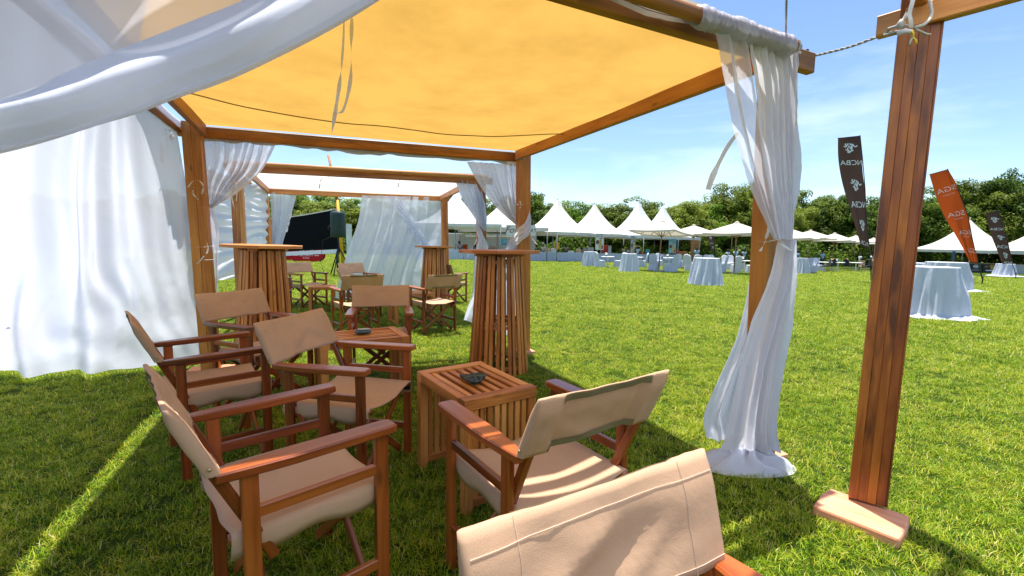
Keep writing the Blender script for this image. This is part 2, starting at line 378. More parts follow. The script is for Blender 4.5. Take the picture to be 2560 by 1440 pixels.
# lawn under the blades, colour darkened to stand in for shade between them
mt, t, o = newmat('lawn soil and thatch darkened for shade'); k = t.links.new
ge = N(t, 'ShaderNodeNewGeometry')
n1 = N(t, 'ShaderNodeTexNoise', i_Scale=.7, i_Detail=6, i_Roughness=.65); k(ge.outputs['Position'], n1.inputs['Vector'])
n2 = N(t, 'ShaderNodeTexNoise', i_Scale=26., i_Detail=6, i_Roughness=.7); k(ge.outputs['Position'], n2.inputs['Vector'])
a = N(t, 'ShaderNodeMath', operation='MULTIPLY_ADD'); a.inputs[1].default_value = .55; k(n2.outputs['Fac'], a.inputs[0])
b_ = N(t, 'ShaderNodeMath', operation='MULTIPLY'); b_.inputs[1].default_value = .45; k(n1.outputs['Fac'], b_.inputs[0]); k(b_.outputs[0], a.inputs[2])
r = ramp(t, [(.33, (.008, .020, .002)), (.47, (.03, .06, .004)), (.60, (.10, .13, .006)), (.72, (.17, .155, .03))]); k(a.outputs[0], r.inputs['Fac'])
pb = N(t, 'ShaderNodeBsdfPrincipled'); pb.inputs['Roughness'].default_value = .9; pb.inputs['Specular IOR Level'].default_value = .1; k(r.outputs['Color'], pb.inputs['Base Color'])
bp = N(t, 'ShaderNodeBump', i_Strength=.8, i_Distance=.05); k(n2.outputs['Fac'], bp.inputs['Height']); k(bp.outputs[0], pb.inputs['Normal'])
k(pb.outputs[0], o.inputs[0]); M['lawn'] = mt

# ------------------------------------------------------------------ ground
mb = MB(); rings = [0, .6, 1.2, 2, 3, 4, 5, 6, 7.5, 9, 11, 13, 16, 20, 25, 30, 36, 43, 50, 58, 66, 75, 90, 120, 170, 260]; NA = 96
V = [Vector((0, 0, gz(0, 0)))]; F = []
for r_ in rings[1:]:
    for k_ in range(NA):
        a_ = 2 * PI * k_ / NA; x, y = r_ * math.cos(a_), r_ * math.sin(a_); V.append(Vector((x, y, gz(x, y))))
for k_ in range(NA): F.append((0, 1 + k_, 1 + (k_ + 1) % NA))
for i in range(len(rings) - 2):
    for k_ in range(NA):
        j_ = (k_ + 1) % NA; b0 = 1 + i * NA; F.append((b0 + k_, b0 + NA + k_, b0 + NA + j_, b0 + j_))
mb.add(V, F, [[(0, 0)] * len(f) for f in F])
g_ = mb.build('ground', M['lawn'], smooth=True); tag(g_, kind='structure')

# grass tufts (source shapes for the instanced lawn)
def tuft(seed, n, spread, hmin, hmax, wd):
    rr = random.Random(seed); V = []; F = []; T = []
    for i in range(n):
        a = rr.random() * 2 * PI; r0 = spread * math.sqrt(rr.random()); x, y = r0 * math.cos(a), r0 * math.sin(a)
        h = rr.uniform(hmin, hmax); az = rr.random() * 2 * PI; lean = rr.uniform(.2, 1.6) * h; w2 = wd * rr.uniform(.6, 1.2) / 2
        dx, dy = math.cos(az), math.sin(az); sx, sy = -dy * w2, dx * w2; b = len(V); tone = min(1, max(0, rr.gauss(.46, .2)))
        if rr.random() < .11: tone = rr.uniform(.9, 1.3)
        for f, ww in ((0, 1), (.5, .85)):
            cx, cy, cz = x + dx * lean * f * f, y + dy * lean * f * f, h * (f - .25 * f * f * (lean / h))
            V += [(cx - sx * ww, cy - sy * ww, cz), (cx + sx * ww, cy + sy * ww, cz)]
        V.append((x + dx * lean, y + dy * lean, h * (1 - .25 * lean / h)))
        F += [(b, b + 1, b + 3, b + 2), (b + 2, b + 3, b + 4)]; T += [tone] * 5
    me = bpy.data.meshes.new('grass_tuft'); me.from_pydata(V, [], F)
    at_ = me.attributes.new('tone', 'FLOAT', 'POINT'); at_.data.foreach_set('value', T)
    me.polygons.foreach_set('use_smooth', [True] * len(F)); me.materials.append(M['grass'])
    return bpy.data.objects.new('grass_tuft', me)
tufts = [tuft(i, 36, .058, .011, .040, .0031) for i in range(5)]
# emitter: wedge of lawn in front of the camera with a density per point
V = []; F = []; D = []; SC = []
rr_ = [.5, 1.5, 2.5, 3.5, 4.5, 6, 8, 10, 13, 17, 22, 28, 36, 46]; na = 40
for r_ in rr_:
    for k_ in range(na + 1):
        a_ = R(90 - 56 + 112 * k_ / na); x, y = r_ * math.cos(a_), r_ * math.sin(a_); V.append((x, y, gz(x, y) + .001))
        D.append(640 if r_ < 3 else 640 * (3 / r_) ** 1.25); SC.append(.85 if r_ < 4 else .85 * (r_ / 4) ** .62)
for i in range(len(rr_) - 1):
    for k_ in range(na):
        a0 = i * (na + 1) + k_; F.append((a0, a0 + na + 1, a0 + na + 2, a0 + 1))
F = [tuple(reversed(f)) for f in F]
me = bpy.data.meshes.new('grass'); me.from_pydata(V, [], F)
me.attributes.new('dens', 'FLOAT', 'POINT').data.foreach_set('value', D)
me.attributes.new('scl', 'FLOAT', 'POINT').data.foreach_set('value', SC)
me.update()
if me.polygons[0].normal.z < 0: me.flip_normals()
go = obj('grass', me, M['grass']); tag(go, 'short mown green lawn grass with pale dry blades', kind='stuff')
ng = bpy.data.node_groups.new('grass scatter', 'GeometryNodeTree')
ng.interface.new_socket('Geometry', in_out='INPUT', socket_type='NodeSocketGeometry'); ng.interface.new_socket('Geometry', in_out='OUTPUT', socket_type='NodeSocketGeometry')
gi = ng.nodes.new('NodeGroupInput'); gout = ng.nodes.new('NodeGroupOutput')
dp = ng.nodes.new('GeometryNodeDistributePointsOnFaces'); ip = ng.nodes.new('GeometryNodeInstanceOnPoints')
na1 = ng.nodes.new('GeometryNodeInputNamedAttribute'); na1.data_type = 'FLOAT'; na1.inputs['Name'].default_value = 'dens'
na2 = ng.nodes.new('GeometryNodeInputNamedAttribute'); na2.data_type = 'FLOAT'; na2.inputs['Name'].default_value = 'scl'
rv = ng.nodes.new('FunctionNodeRandomValue'); rv.data_type = 'FLOAT_VECTOR'; rv.inputs[0].default_value = (-.2, -.2, 0); rv.inputs[1].default_value = (.2, .2, 6.283)
rs = ng.nodes.new('FunctionNodeRandomValue'); rs.data_type = 'FLOAT'; rs.inputs[2].default_value = .65; rs.inputs[3].default_value = 1.3; rs.inputs['Seed'].default_value = 5
mu = ng.nodes.new('ShaderNodeMath'); mu.operation = 'MULTIPLY'
jn = ng.nodes.new('GeometryNodeJoinGeometry')
for tf in tufts:
    on = ng.nodes.new('GeometryNodeObjectInfo'); on.inputs['Object'].default_value = tf; on.inputs['As Instance'].default_value = True
    ng.links.new(on.outputs['Geometry'], jn.inputs[0])
lk = ng.links.new
lk(gi.outputs[0], dp.inputs['Mesh']); lk(na1.outputs[0], dp.inputs['Density']); lk(dp.outputs['Points'], ip.inputs['Points']); lk(jn.outputs[0], ip.inputs['Instance'])
ip.inputs['Pick Instance'].default_value = True
lk(rv.outputs[0], ip.inputs['Rotation']); lk(na2.outputs[0], mu.inputs[0]); lk(rs.outputs[1], mu.inputs[1]); lk(mu.outputs[0], ip.inputs['Scale']); lk(ip.outputs[0], gout.inputs[0])
go.modifiers.new('scatter', 'NODES').node_group = ng

# ------------------------------------------------------------------ trees
def crown_mesh(seed, rx, rz, nclump, nleaf, ls):
    rg = np.random.RandomState(seed); V = []; F = []; T = []
    for c in range(nclump):
        th = rg.rand() * 2 * PI; zz = rg.uniform(-.75, 1); rad = math.sqrt(max(0, 1 - zz * zz)) if zz > 0 else 1 - .25 * zz * zz
        f = rg.uniform(.6, .95); wob = 1 + .22 * math.sin(3 * th + seed) + .15 * math.sin(5 * th + 2.1 * seed)
        cx, cy, cz = rx * rad * f * math.cos(th) * wob, rx * rad * f * math.sin(th) * wob, rz * (1 + zz * f) * (1 + .12 * math.sin(2 * th + seed))
        cr_ = rg.uniform(.45, 1.05); base = rg.uniform(.25, .75)
        n = int(nleaf * cr_ * 1.3)
        d = rg.normal(size=(n, 3)); d /= np.linalg.norm(d, axis=1)[:, None]
        p = np.array([cx, cy, cz]) + d * (cr_ * rg.uniform(.55, 1.05, size=(n, 1))) * np.array([1, 1, .7])
        nr = d * .7 + rg.normal(size=(n, 3)) * .5 + np.array([0, -.1, .85]); nr /= np.linalg.norm(nr, axis=1)[:, None]
        a = np.cross(nr, rg.normal(size=(n, 3))); a /= np.linalg.norm(a, axis=1)[:, None]; b = np.cross(nr, a)
        s = ls * rg.uniform(.6, 1.25, size=(n, 1))
        b0 = len(V); q = np.stack([p - a * s * .9, p - b * s * .45, p + a * s * .9, p + b * s * .45], 1).reshape(-1, 3)
        V += q.tolist(); F += [(b0 + 4 * i, b0 + 4 * i + 1, b0 + 4 * i + 2, b0 + 4 * i + 3) for i in range(n)]
        T += np.repeat(np.clip(base + rg.normal(size=n) * .16, 0, 1), 4).tolist()
    me = bpy.data.meshes.new('crown'); me.from_pydata(V, [], F); me.attributes.new('tone', 'FLOAT', 'POINT').data.foreach_set('value', T); me.update(); return me
def trunk_mesh(seed, h):
    rg = random.Random(seed); mb = MB()
    mb.tube([(0, 0, -.3), (.1, .05, h * .2), (.05, 0, h * .42), (0.1, -.1, h * .7)], [.26, .2, .16, .07], 8)
    for i in range(7):
        a = rg.random() * 2 * PI; z0 = h * rg.uniform(.12, .45); l = h * rg.uniform(.25, .45)
        mb.tube([(0, 0, z0), (l * .5 * math.cos(a), l * .5 * math.sin(a), z0 + l * .35), (l * math.cos(a + .2), l * math.sin(a + .2), z0 + l * .6)], [.1, .06, .025], 6)
    return mb.mesh('trunk', True)
crowns = [crown_mesh(i, 4.2, 4.2, 300, 165, .15) for i in range(6)]
trunks = [trunk_mesh(i, 8) for i in range(3)]
sky_px = [(-400, 480), (500, 480), (740, 482), (880, 492), (1000, 505), (1140, 486), (1200, 492), (1250, 500), (1330, 490), (1370, 484), (1400, 498), (1480, 505), (1530, 506), (1570, 490), (1620, 499), (1700, 495), (1760, 490), (1820, 473), (1862, 456), (1900, 466), (2010, 487), (2110, 495), (2200, 482), (2320, 466), (2400, 468), (2450, 448), (2560, 430), (2700, 425)]
def skyl(px): return float(np.interp(px, [p for p, _ in sky_px], [q for _, q in sky_px]))
tree_lab = {}
def tree_label(px):
    marks = [(-300, 'seen through the white drape at the far left edge'), (560, 'beyond the swagged drape of the far pavilion'), (760, 'above the upper edge of the black screen'), (860, 'behind the green covered loudspeaker'), (1000, 'behind the sheer back drape of the white roofed pavilion'), (1140, 'behind the white cabin and the first peaked tent'), (1225, 'in the gap between the two twisted drapes'), (1345, 'just right of the pavilion corner post'), (1440, 'in the dip between the third and fourth tent peaks'), (1545, 'between the fourth and fifth tent peaks'), (1630, 'between the last two tall tent peaks'), (1715, 'behind the smallest cream umbrella by the last peaked tent'), (1790, 'above the widest cream umbrella'), (1862, 'tallest crown left of the tied drape'), (2010, 'just right of the tied drape'), (2085, 'left of the tall brown flag'), (2170, 'behind the tall brown flag'), (2215, 'behind the dark foreground post'), (2330, 'between dark post and orange flag'), (2420, 'behind the orange flag and peaked tent'), (2490, 'above the small brown flag at right'), (2560, 'at the right edge of the photo')]
    return min(marks, key=lambda q: abs(q[0] - px))[1]
pxs = [-420, -300, -180, -60, 60, 180, 300, 420, 530, 640] + list(range(715, 2700, 62))
tone_w = ['olive green', 'bright green', 'dark green']
for i, px in enumerate(pxs):
    rg = random.Random(i * 7 + 1); Y = rg.uniform(57, 64) + (4 if i % 2 else 0)
    if px > 2300: Y = rg.uniform(55, 60)
    top = at(px, skyl(px) + rg.uniform(-6, 20), Y); g0 = gz(top.x, top.y); H = max(5.5, top.z - g0)
    kind = rg.choice([0, 0, 1, 2]) if px < 1950 else rg.choice([0, 2, 2, 1])
    sz = rg.uniform(.9, 1.15)
    e_ = empty('tree', (top.x, top.y, g0), rg.random() * 6.28, 'tree', 'tree', 'trees along the far side of the lawn')
    lb = '%s tree %s' % (tone_w[kind], tree_label(px)); c_ = tree_lab.get(lb, 0); tree_lab[lb] = c_ + 1
    e_['label'] = lb if c_ == 0 else lb.replace(' tree', [' tree', ' tree, set further back,', ' tree, lower and shadier,', ' bushy tree'][min(c_, 3)], 1)
    co = obj('crown', crowns[i % 6], None, e_); co.scale = (sz * 1.05, sz * 1.05, H / 8.55)
    if not co.data.materials: co.data.materials.append(M['foliage_a'])
    co.material_slots[0].link = 'OBJECT'; co.material_slots[0].material = M[['foliage_a', 'foliage_b', 'foliage_c'][kind]]
    tk = obj('trunk', trunks[i % 3], M['bark'], e_); tk.scale = (1, 1, H / 8)
# bushy growth filling the foot of the tree line
rg = np.random.RandomState(11); n = 42000
x = rg.uniform(-62, 92, n); y = 53.5 + rg.rand(n) ** 1.5 * 7 + 1.2 * np.sin(x * .7); hz = 2.2 + 1.1 * np.sin(x * .9 + 1) + .8 * np.sin(x * .37)
z = rg.rand(n) ** .8 * hz + np.array([gz(a, b) for a, b in zip(x, y)]) - .1
p = np.stack([x, y, z], 1); nr = rg.normal(size=(n, 3)) + np.array([0, -.5, .5]); nr /= np.linalg.norm(nr, axis=1)[:, None]
a = np.cross(nr, rg.normal(size=(n, 3))); a /= np.linalg.norm(a, axis=1)[:, None]; b = np.cross(nr, a); s = rg.uniform(.10, .24, (n, 1))
q = np.stack([p - a * s, p - b * s * .6, p + a * s, p + b * s * .6], 1).reshape(-1, 3)
me = bpy.data.meshes.new('undergrowth'); me.from_pydata(q.tolist(), [], [(4 * i, 4 * i + 1, 4 * i + 2, 4 * i + 3) for i in range(n)])
me.attributes.new('tone', 'FLOAT', 'POINT').data.foreach_set('value', np.repeat(np.clip(rg.normal(.42, .2, n), 0, 1), 4).tolist())
tag(obj('undergrowth', me, M['foliage_c']), 'dense leafy undergrowth along the foot of the tree line', kind='stuff')
# ------------------------------------------------------------------ pavilions
def knob(mb, p, r): mb.lathe([(r * .6, -.004), (r, 0), (r, .006), (r * .5, .01)], 8, p)
def post(parent, base, top, ax, w, d, mat, strips=2, side=False):
    """a post glued up from boards; ax = unit vector along its wide face"""
    e = empty('post', (0, 0, 0), parent=parent); KIDS.setdefault(parent.name, []).append(e)
    base = Vector(base); top = Vector(top); ax = Vector(ax); ay = Vector((-ax.y, ax.x, 0))
    for i in range(strips):
        off = ax * (w * ((i + .5) / strips - .5)); pr = ay * (.0025 * ((i * 7) % 3 - 1))
        MB().bar(base + off + pr, top + off + pr, w / strips - .0008, d, up=ay, ch=.003).build('board', mat, e)
    return e

def H3(p, z): return Vector((p[0], p[1], z))
def pavilion(name, label, BL, BR, FR, FL, H, mats, group, lean=None, rod_front=True, seed=0, sag=.05, canopy='canopy', posts='BL BR FR FL', postw=.14, boards=2, flapmat='flap', rodz=-.005, flaps=True, rodcut=.0):
    root = empty(name, (BR[0], BR[1], 0), 0, label, 'pavilion', group)
    wm = M[mats]; o = Vector((BR[0], BR[1], 0))
    L = lambda p, z: H3(p, z) - o
    C = dict(BL=BL, BR=BR, FR=FR, FL=FL); lean = lean or {}
    a = (Vector(BR) - Vector(BL)).normalized(); a3 = Vector((a.x, a.y, 0)); b = (Vector(FR) - Vector(BR)).normalized(); b3 = Vector((b.x, b.y, 0))
    T = {}
    for kx, p in C.items():
        g = gz(*p); q = Vector(p) + Vector(lean.get(kx, (0, 0))); T[kx] = q
        if kx in posts:
            post(root, L(p, g + .03), L(q, H + .06), a3, postw, .11, wm, boards)
            ft = MB(); ft.box(L(Vector(p) - b * .03, g + .02) , (.36, .17, .04), math.atan2(b.y, b.x) if kx in ('BR', 'FL') else math.atan2(a.y, a.x), ch=.008)
            ft.build('foot_plank', M['plank'], root)
    def beam(p, q, z, off, w=.045, h=.10, ext=(0.0, 0.0), nm='beam'):
        p = Vector(p); q = Vector(q); d = (q - p).normalized()
        p = p - d * ext[0] + Vector(off); q = q + d * ext[1] + Vector(off)
        return MB().bar(L(p, z), L(q, z), w, h, ch=.005).build(nm, wm, root)
    ia = a * .088; ib = b * .072
    beam(T['BL'], T['BR'], H + .0, ib * -1, ext=(.12, .12)); beam(T['FL'], T['FR'], H + .0, ib, ext=(.12, .17))
    beam(T['BR'], T['FR'], H + .0, -ia, ext=(-.03, .02)); beam(T['BL'], T['FL'], H + .0, ia, ext=(-.03, .02))
    # curtain rods outside the frame
    for p, q, of in ((T['FL'], T['FR'], b * .17), (T['BL'], T['FL'], -a * .12), (T['BL'], T['BR'], -b * .13)):
        p = Vector(p) + of; q = Vector(q) + of; d = (q - p).normalized(); q = q - d * rodcut
        MB().tube([L(p - d * .06, H + rodz), L((p + q) / 2, H + rodz), L(q + d * .06, H + rodz)], .030, 10).build('curtain_rod', wm, root, True)
    # cloth roof, wrinkled, hanging slightly between the beams
    hz = H + .052
    def roof(u, v):
        p = (T['BL'] * (1 - u) + T['BR'] * u) * (1 - v) + (T['FL'] * (1 - u) + T['FR'] * u) * v
        e = min(1, 6 * u, 6 * (1 - u), 6 * v, 6 * (1 - v)); s = sag * 16 * u * (1 - u) * v * (1 - v)
        z = hz - s + e * (.02 * vn(u * 4 + seed, v * 5) + .006 * vn(u * 13, v * 17 + seed) + .008 * math.sin(9 * v + 3 * vn(u * 3, v * 2)))
        return L(p, z)
    rf = MB().grid(lambda u, v: roof(u, 1 - v), 40, 40, 3.1, 3.1).build('roof_cloth', M[canopy], root, True)
    # flaps that hang over the outer side of the front and back beams
    for p, q, of, nm in ((T['BL'], T['BR'], -b * .125, 0), (T['FL'], T['FR'], b * .125, 1)):
        if not flaps: break
        p = Vector(p) + of; q = Vector(q) + of
        def fl(u, v, p=p, q=q, of=of):
            x = p * (1 - u) + q * u; dz = v * ((.135 if nm == 0 else .078) + .018 * vn(u * 9, nm * 5 + seed) + .012 * vn(u * 31, 2))
            w_ = of.normalized() * (.012 * math.sin(u * 23 + seed) * v + .012 * vn(u * 14, v * 2))
            return L(x + w_, H + .066 - dz)
        fo = MB().grid(fl, 70, 5, 3, .14).build('roof_flap', M[flapmat], root, True)
        st = MB(); st.tube([fl(i / 60, .8) + Vector((0, 0, 0)) + Vector((of.x, of.y, 0)).normalized() * .004 for i in range(61)], .0018, 4); st.build('seam', M['webbing'], fo)
    return root, T, roof, o

P1 = dict(BL=(-2.79, 4.09), BR=(.135, 5.11), FR=(1.465, 2.54), FL=(-1.46, 1.05))
pav1, T1, roof1, o1 = pavilion('garden_pavilion', 'nearest wooden pavilion with an orange lined cloth roof over the tan chairs', H=2.19, mats='post_wood', group='wooden pavilions on the lawn',
    lean=dict(BL=(-.05, 0), BR=(-.03, .02), FR=(-.11, -.095)), seed=1, sag=.11, rodcut=.19, **P1)
# cord running under the roof, with the hanging ribbons
pts = []
for i in range(41):
    u = i / 40; v = .36 - .02 * u + .012 * math.sin(u * 9); p = roof1(u, v) + Vector((0, 0, -.012 - .028 * 4 * u * (1 - u))); pts.append(p)
MB().tube(pts, .004, 6).build('roof_cord', M['webbing'], pav1, True)
def ribbon(P, wd, seed=0):
    P = [Vector(p) for p in P]
    def f(u, v):
        p = cr(P, v); tw = 2.2 * vn(v * 3 + seed, seed * 1.7) ; d = Vector((math.cos(tw), math.sin(tw), .15 * math.sin(tw)))
        return p + d * wd * (u - .5)
    return f
for k_, (xa, xb) in enumerate(((858, 828), (878, 834))):
    P = [at(xa + 2, 38, 2.02) - o1, at(xa, 110, 1.97) - o1, at(xa - 8 + 6 * k_, 200, 1.93) - o1, at((xa + xb) / 2 - 4 + 6 * k_, 275, 1.9) - o1, at(xb, 342 - 60 * k_, 1.87) - o1]
    MB().grid(ribbon(P, .016, k_ + 1), 2, 26, .02, .5).build('ribbon', M['ribbon'], pav1, True)
# metal corner plate and bolts
MB().box(at(1300, 397, 4.98) - o1, (.10, .05, .006), .4).build('corner_plate', M['steel'], pav1)
e = MB(); p = at(2012, 130, 2.52) - o1
bb = MB().tube([p + Vector((.01, -.005, 0)), p + Vector((.0, -.02, 0))], .008, 8).build('bolt', M['black_metal'], pav1)

P2 = dict(BL=(-4.72, 8.85), BR=(-1.47, 9.98), FR=(-.46, 7.05), FL=(-3.68, 6.10))
pav2, T2, roof2, o2 = pavilion('garden_pavilion', 'smaller looking pavilion behind the first, with a white cloth roof and fluted posts', H=2.16, mats='pine', group='wooden pavilions on the lawn', lean=dict(BL=(-.12, 0), BR=(-.04, 0), FR=(-.05, 0)), seed=4, sag=.03, canopy='canopy_white', boards=3, flapmat='canopy_white', rodz=.045, flaps=False, **P2)
d3 = Vector((.62, -.785)); e3 = Vector((-.785, -.62)); c3 = Vector((1.716, 2.049))
P3 = dict(BR=tuple(c3), FR=tuple(c3 + d3 * 3.1), BL=tuple(c3 + e3 * 3.1), FL=tuple(c3 + e3 * 3.1 + d3 * 3.1))
# the pavilion the photographer stands under: only its dark corner post, beams and roof edge show
root3 = empty('garden_pavilion', (c3.x, c3.y, 0), 0, 'pavilion with the dark stained corner post at the right, standing on a raw pink plank', 'pavilion', 'wooden pavilions on the lawn')
o3 = Vector((c3.x, c3.y, 0)); L3 = lambda p, z: Vector((p[0], p[1], z)) - o3
ax = Vector((.80, -.60, 0)).normalized(); g3 = gz(*c3)
pe = empty('post', (0, 0, 0), parent=root3); KIDS.setdefault(root3.name, []).append(pe)
ay = Vector((-ax.y, ax.x, 0)); tb = Vector((.028, .004, 0))
for i in range(4):
    off = ax * (.138 * ((i + .5) / 4 - .5)); pr = ay * ((-.0015, .0, -.001, .0005)[i])
    MB().bar(off + pr + Vector((0, 0, g3 + .06)), off + pr + tb + Vector((0, 0, 2.34)), .0343, .07, up=ay, ch=.0016).build('board', M['dark_post'], pe)
for i in range(3):
    off = ax * (.069 + .004) + ay * (-.024 + .024 * i)
    MB().bar(off + Vector((0, 0, g3 + .06)), off + tb + Vector((0, 0, 2.34)), .021, .008, up=ax, ch=.002).build('side_board', M['plank' if i == 1 else 'dark_post'], pe)
fp = MB(); a0 = math.atan2(-.95, 1.0)
fc = Vector((1.632, 1.966)) ; poly = [(-.165, -.118), (.15, -.125), (.162, .0), (.155, .128), (-.15, .132), (-.168, .04)]
Mx = Matrix.Translation(L3(fc, g3 - .02)) @ Matrix.Rotation(R(-48), 4, 'Z')
fp.prism(poly, .0, .068, Mx); fo = fp.build('foot_plank', M['plank'], root3)
bv = fo.modifiers.new('bevel', 'BEVEL'); bv.width = .012; bv.segments = 2
for q, dd, zz, ex in ((c3, d3, 2.232, .125), (c3 + d3 * .02, e3, 2.31, .05)):
    p = q - dd * ex; MB().bar(L3(p, zz), L3(q + dd * 3.2, zz), .05, .09, ch=.005).build('beam', M['pine'], root3)
for qa, qb in ((c3 + e3 * 3.1, d3), (c3 + d3 * 3.1, e3)):
    MB().bar(L3(qa, 2.215), L3(qa + qb * 3.1, 2.215), .05, .105, ch=.005).build('beam', M['pine'], root3)
for q in (c3 + e3 * 3.1, c3 + d3 * 3.1, c3 + e3 * 3.1 + d3 * 3.1): post(root3, L3(q, gz(*q)), L3(q, 2.3), (ax.x, ax.y, 0), .15, .1, M['dark_post'], 3)
def roof3(u, v):
    p = c3 + d3 * (.07 + 3.0 * u) + e3 * (.07 + 3.0 * v); return L3(p, 2.345 - .3 * u * (1 - u) * v * (1 - v) * 2 + .01 * vn(u * 5, v * 5))
MB().grid(roof3, 20, 20, 3, 3).build('roof_cloth', M['roof_thin'], root3, True)
MB().grid(lambda u, v: L3(c3 + d3 * (.06 + 2.9 * u) - e3 * .05, 2.36 - .02 * v + .012 * vn(u * 12, v)), 40, 3, 3, .1).build('roof_flap', M['flap'], root3, True)

# ------------------------------------------------------------------ ropes
def twist_rope(P, r, mat, name, label, cat, n=90):
    P = [Vector(p) for p in P]; mb = MB()
    ln = sum((P[i + 1] - P[i]).length for i in range(len(P) - 1)); turns = ln / (r * 9)
    for s in range(2):
        pts = []
        for i in range(n + 1):
            f = i / n; c = cr(P, f); d = (cr(P, min(1, f + .01)) - cr(P, max(0, f - .01))).normalized(); x = d.cross(Vector((0, 0, 1)))
            if x.length < .05: x = d.cross(Vector((1, 0, 0)))
            x.normalize(); y = d.cross(x); a_ = 2 * PI * turns * f + PI * s
            pts.append(c + (x * math.cos(a_) + y * math.sin(a_)) * r * .5)
        mb.tube(pts, r * .62, 5)
    return tag(mb.build(name, mat, smooth=True), label, cat)
twist_rope([at(2036, 139, 2.50), at(2120, 118, 2.33), at(2214, 84, 2.12)], .0065, M['rope'], 'rope', 'grey twisted rope stretched between the two pavilion corners', 'rope', 160)
twist_rope([at(1964, 106, 2.52), at(1965, 40, 2.1), at(1968, -60, 1.6), at(1980, -400, .9)], .005, M['rope'], 'rope', 'upright grey rope rising from the gathered drape into the sky', 'rope', 120)
# lashing round the dark post's head
e = empty('rope_lashing', at(2275, 75, 2.0), 0, 'knotted rope lashing with a white strip and yellow string round the dark post head', 'rope lashing'); oe = e.location.copy()
cyl = lambda px, py, Y: at(px, py, Y) - oe
MB().tube([cyl(2214, 84, 2.08), cyl(2222, 72, 1.97), cyl(2250, 62, 1.93), cyl(2268, 64, 1.91), cyl(2262, 76, 1.93), cyl(2230, 82, 1.96), cyl(2212, 86, 2.08)], .006, 6).build('loop', M['rope'], e, True)
MB().lathe([(.003, -.02), (.012, -.01), (.014, .004), (.004, .018)], 8, cyl(2252, 60, 1.91)).build('knot', M['rope'], e, True)
MB().tube([cyl(2251, 58, 1.91), cyl(2262, 44, 1.92), cyl(2268, 32, 1.95)], .006, 6).build('tail', M['rope'], e, True)
MB().tube([cyl(2285, 70, 1.90), cyl(2310, 62, 1.9), cyl(2325, 48, 1.92), cyl(2330, 30, 1.93), cyl(2325, 5, 1.93), cyl(2322, -20, 1.95)], .007, 6).build('rope_band', M['rope'], e, True)
MB().tube([cyl(2245, 83, 1.92), cyl(2262, 78, 1.90), cyl(2280, 80, 1.90)], [.010, .011, .008], 6).build('white_wrap', M['ribbon'], e, True)
P = [cyl(2284, -12, 1.86), cyl(2276, 22, 1.87), cyl(2276, 45, 1.88), cyl(2277, 70, 1.90)]
MB().grid(lambda u, v: cr(P, v) + Vector((.018 * (u - .5), -.003 * math.sin(9 * v), 0)), 2, 20, .02, .2).build('white_strip', M['ribbon'], e, True)
MB().tube([cyl(2278, 74, 1.9), cyl(2283, 84, 1.89), cyl(2281, 94, 1.9), cyl(2289, 101, 1.9), cyl(2291, 110, 1.9)], .0045, 5).build('yellow_string', M['yellow_string'], e, True)
MB().tube([cyl(2276, 76, 1.9), cyl(2282, 92, 1.9), cyl(2276, 103, 1.9), cyl(2274, 114, 1.9)], .004, 5).build('frayed_end', M['rope'], e, True)
MB().tube([cyl(2288, 72, 1.9), cyl(2305, 80, 1.9), cyl(2318, 86, 1.9), cyl(2326, 86, 1.9)], .004, 5).build('frayed_end', M['rope'], e, True)

# ------------------------------------------------------------------ drapes
def sheet(mb, Lp, Rp, nf, amp, nu, nv, W=1.5, Hh=2.2, seed=0, bulge=None, a0=.25, wr=.0, u0=0, u1=1, ampv=None):
    """cloth between two edge lines (top to bottom) with upright folds"""
    Lp = [Vector(p) for p in Lp]; Rp = [Vector(p) for p in Rp]
    def f(u, v):
        l = cr(Lp, v); r_ = cr(Rp, v); d = r_ - l; n = d.cross(Vector((0, 0, 1)))
        if n.length < 1e-5: n = Vector((0, -1, 0))
        n.normalize(); p = l + d * u
        ph = 2 * PI * nf * (u + .05 * vn(v * 3, seed + 1.3) + .08 * vn(u * 4, seed)) + seed
        A = amp * (a0 + (1 - a0) * (ampv(v) if ampv else math.sin(PI * min(1, v * .8 + .12)))) * (.7 + .3 * vn(u * nf * .7 + seed, v * 1.5))
        o_ = A * (math.sin(ph) + .35 * math.sin(2.3 * ph + 1 + 2 * v)) + wr * vn(u * 9 + seed, v * 14) + wr * .6 * vn(u * 23, v * 31 + seed)
        if bulge: o_ += bulge * 4 * u * (1 - u) * math.sin(PI * v)
        return p + n * o_
    mb.grid(f, nu, nv, W, Hh); return f
def tie(mb, P, wd=.014, seed=0): mb.grid(ribbon(P, wd, seed), 2, 6 * len(P), .02, .2)

# tied drape on the right front post
dr = empty('drape', (1.41, 2.44, 0), 0, 'white sheer drape tied to the right front post and pooling on the grass', 'drape', 'white drapes on the pavilions'); od = Vector((1.41, 2.44, 0))
q = lambda px, py, Y: at(px, py, Y) - od
mb = MB()
sheet(mb, [q(1868, 96, 2.10), q(1884, 200, 2.16), q(1900, 350, 2.24), q(1926, 490, 2.28), q(1946, 598, 2.30)], [q(2002, 112, 2.33), q(2003, 200, 2.33), q(2000, 340, 2.32), q(1994, 480, 2.33), q(1982, 600, 2.33)], 6, .026, 90, 60, .9, 1.4, 2.0, a0=.35, wr=.003)
mb.build('upper_fall', M['sheer_dense'], dr, True)
mb = MB()
sheet(mb, [q(1790, 60, 1.99), q(1808, 180, 2.06), q(1838, 330, 2.18), q(1882, 480, 2.26), q(1936, 598, 2.29)], [q(1872, 96, 2.10), q(1890, 200, 2.16), q(1914, 350, 2.24), q(1938, 490, 2.27), q(1952, 598, 2.30)], 2, .022, 30, 50, .5, 1.4, 5., a0=.3, wr=.003)
mb.build('leading_edge', M['sheer_thin'], dr, True)
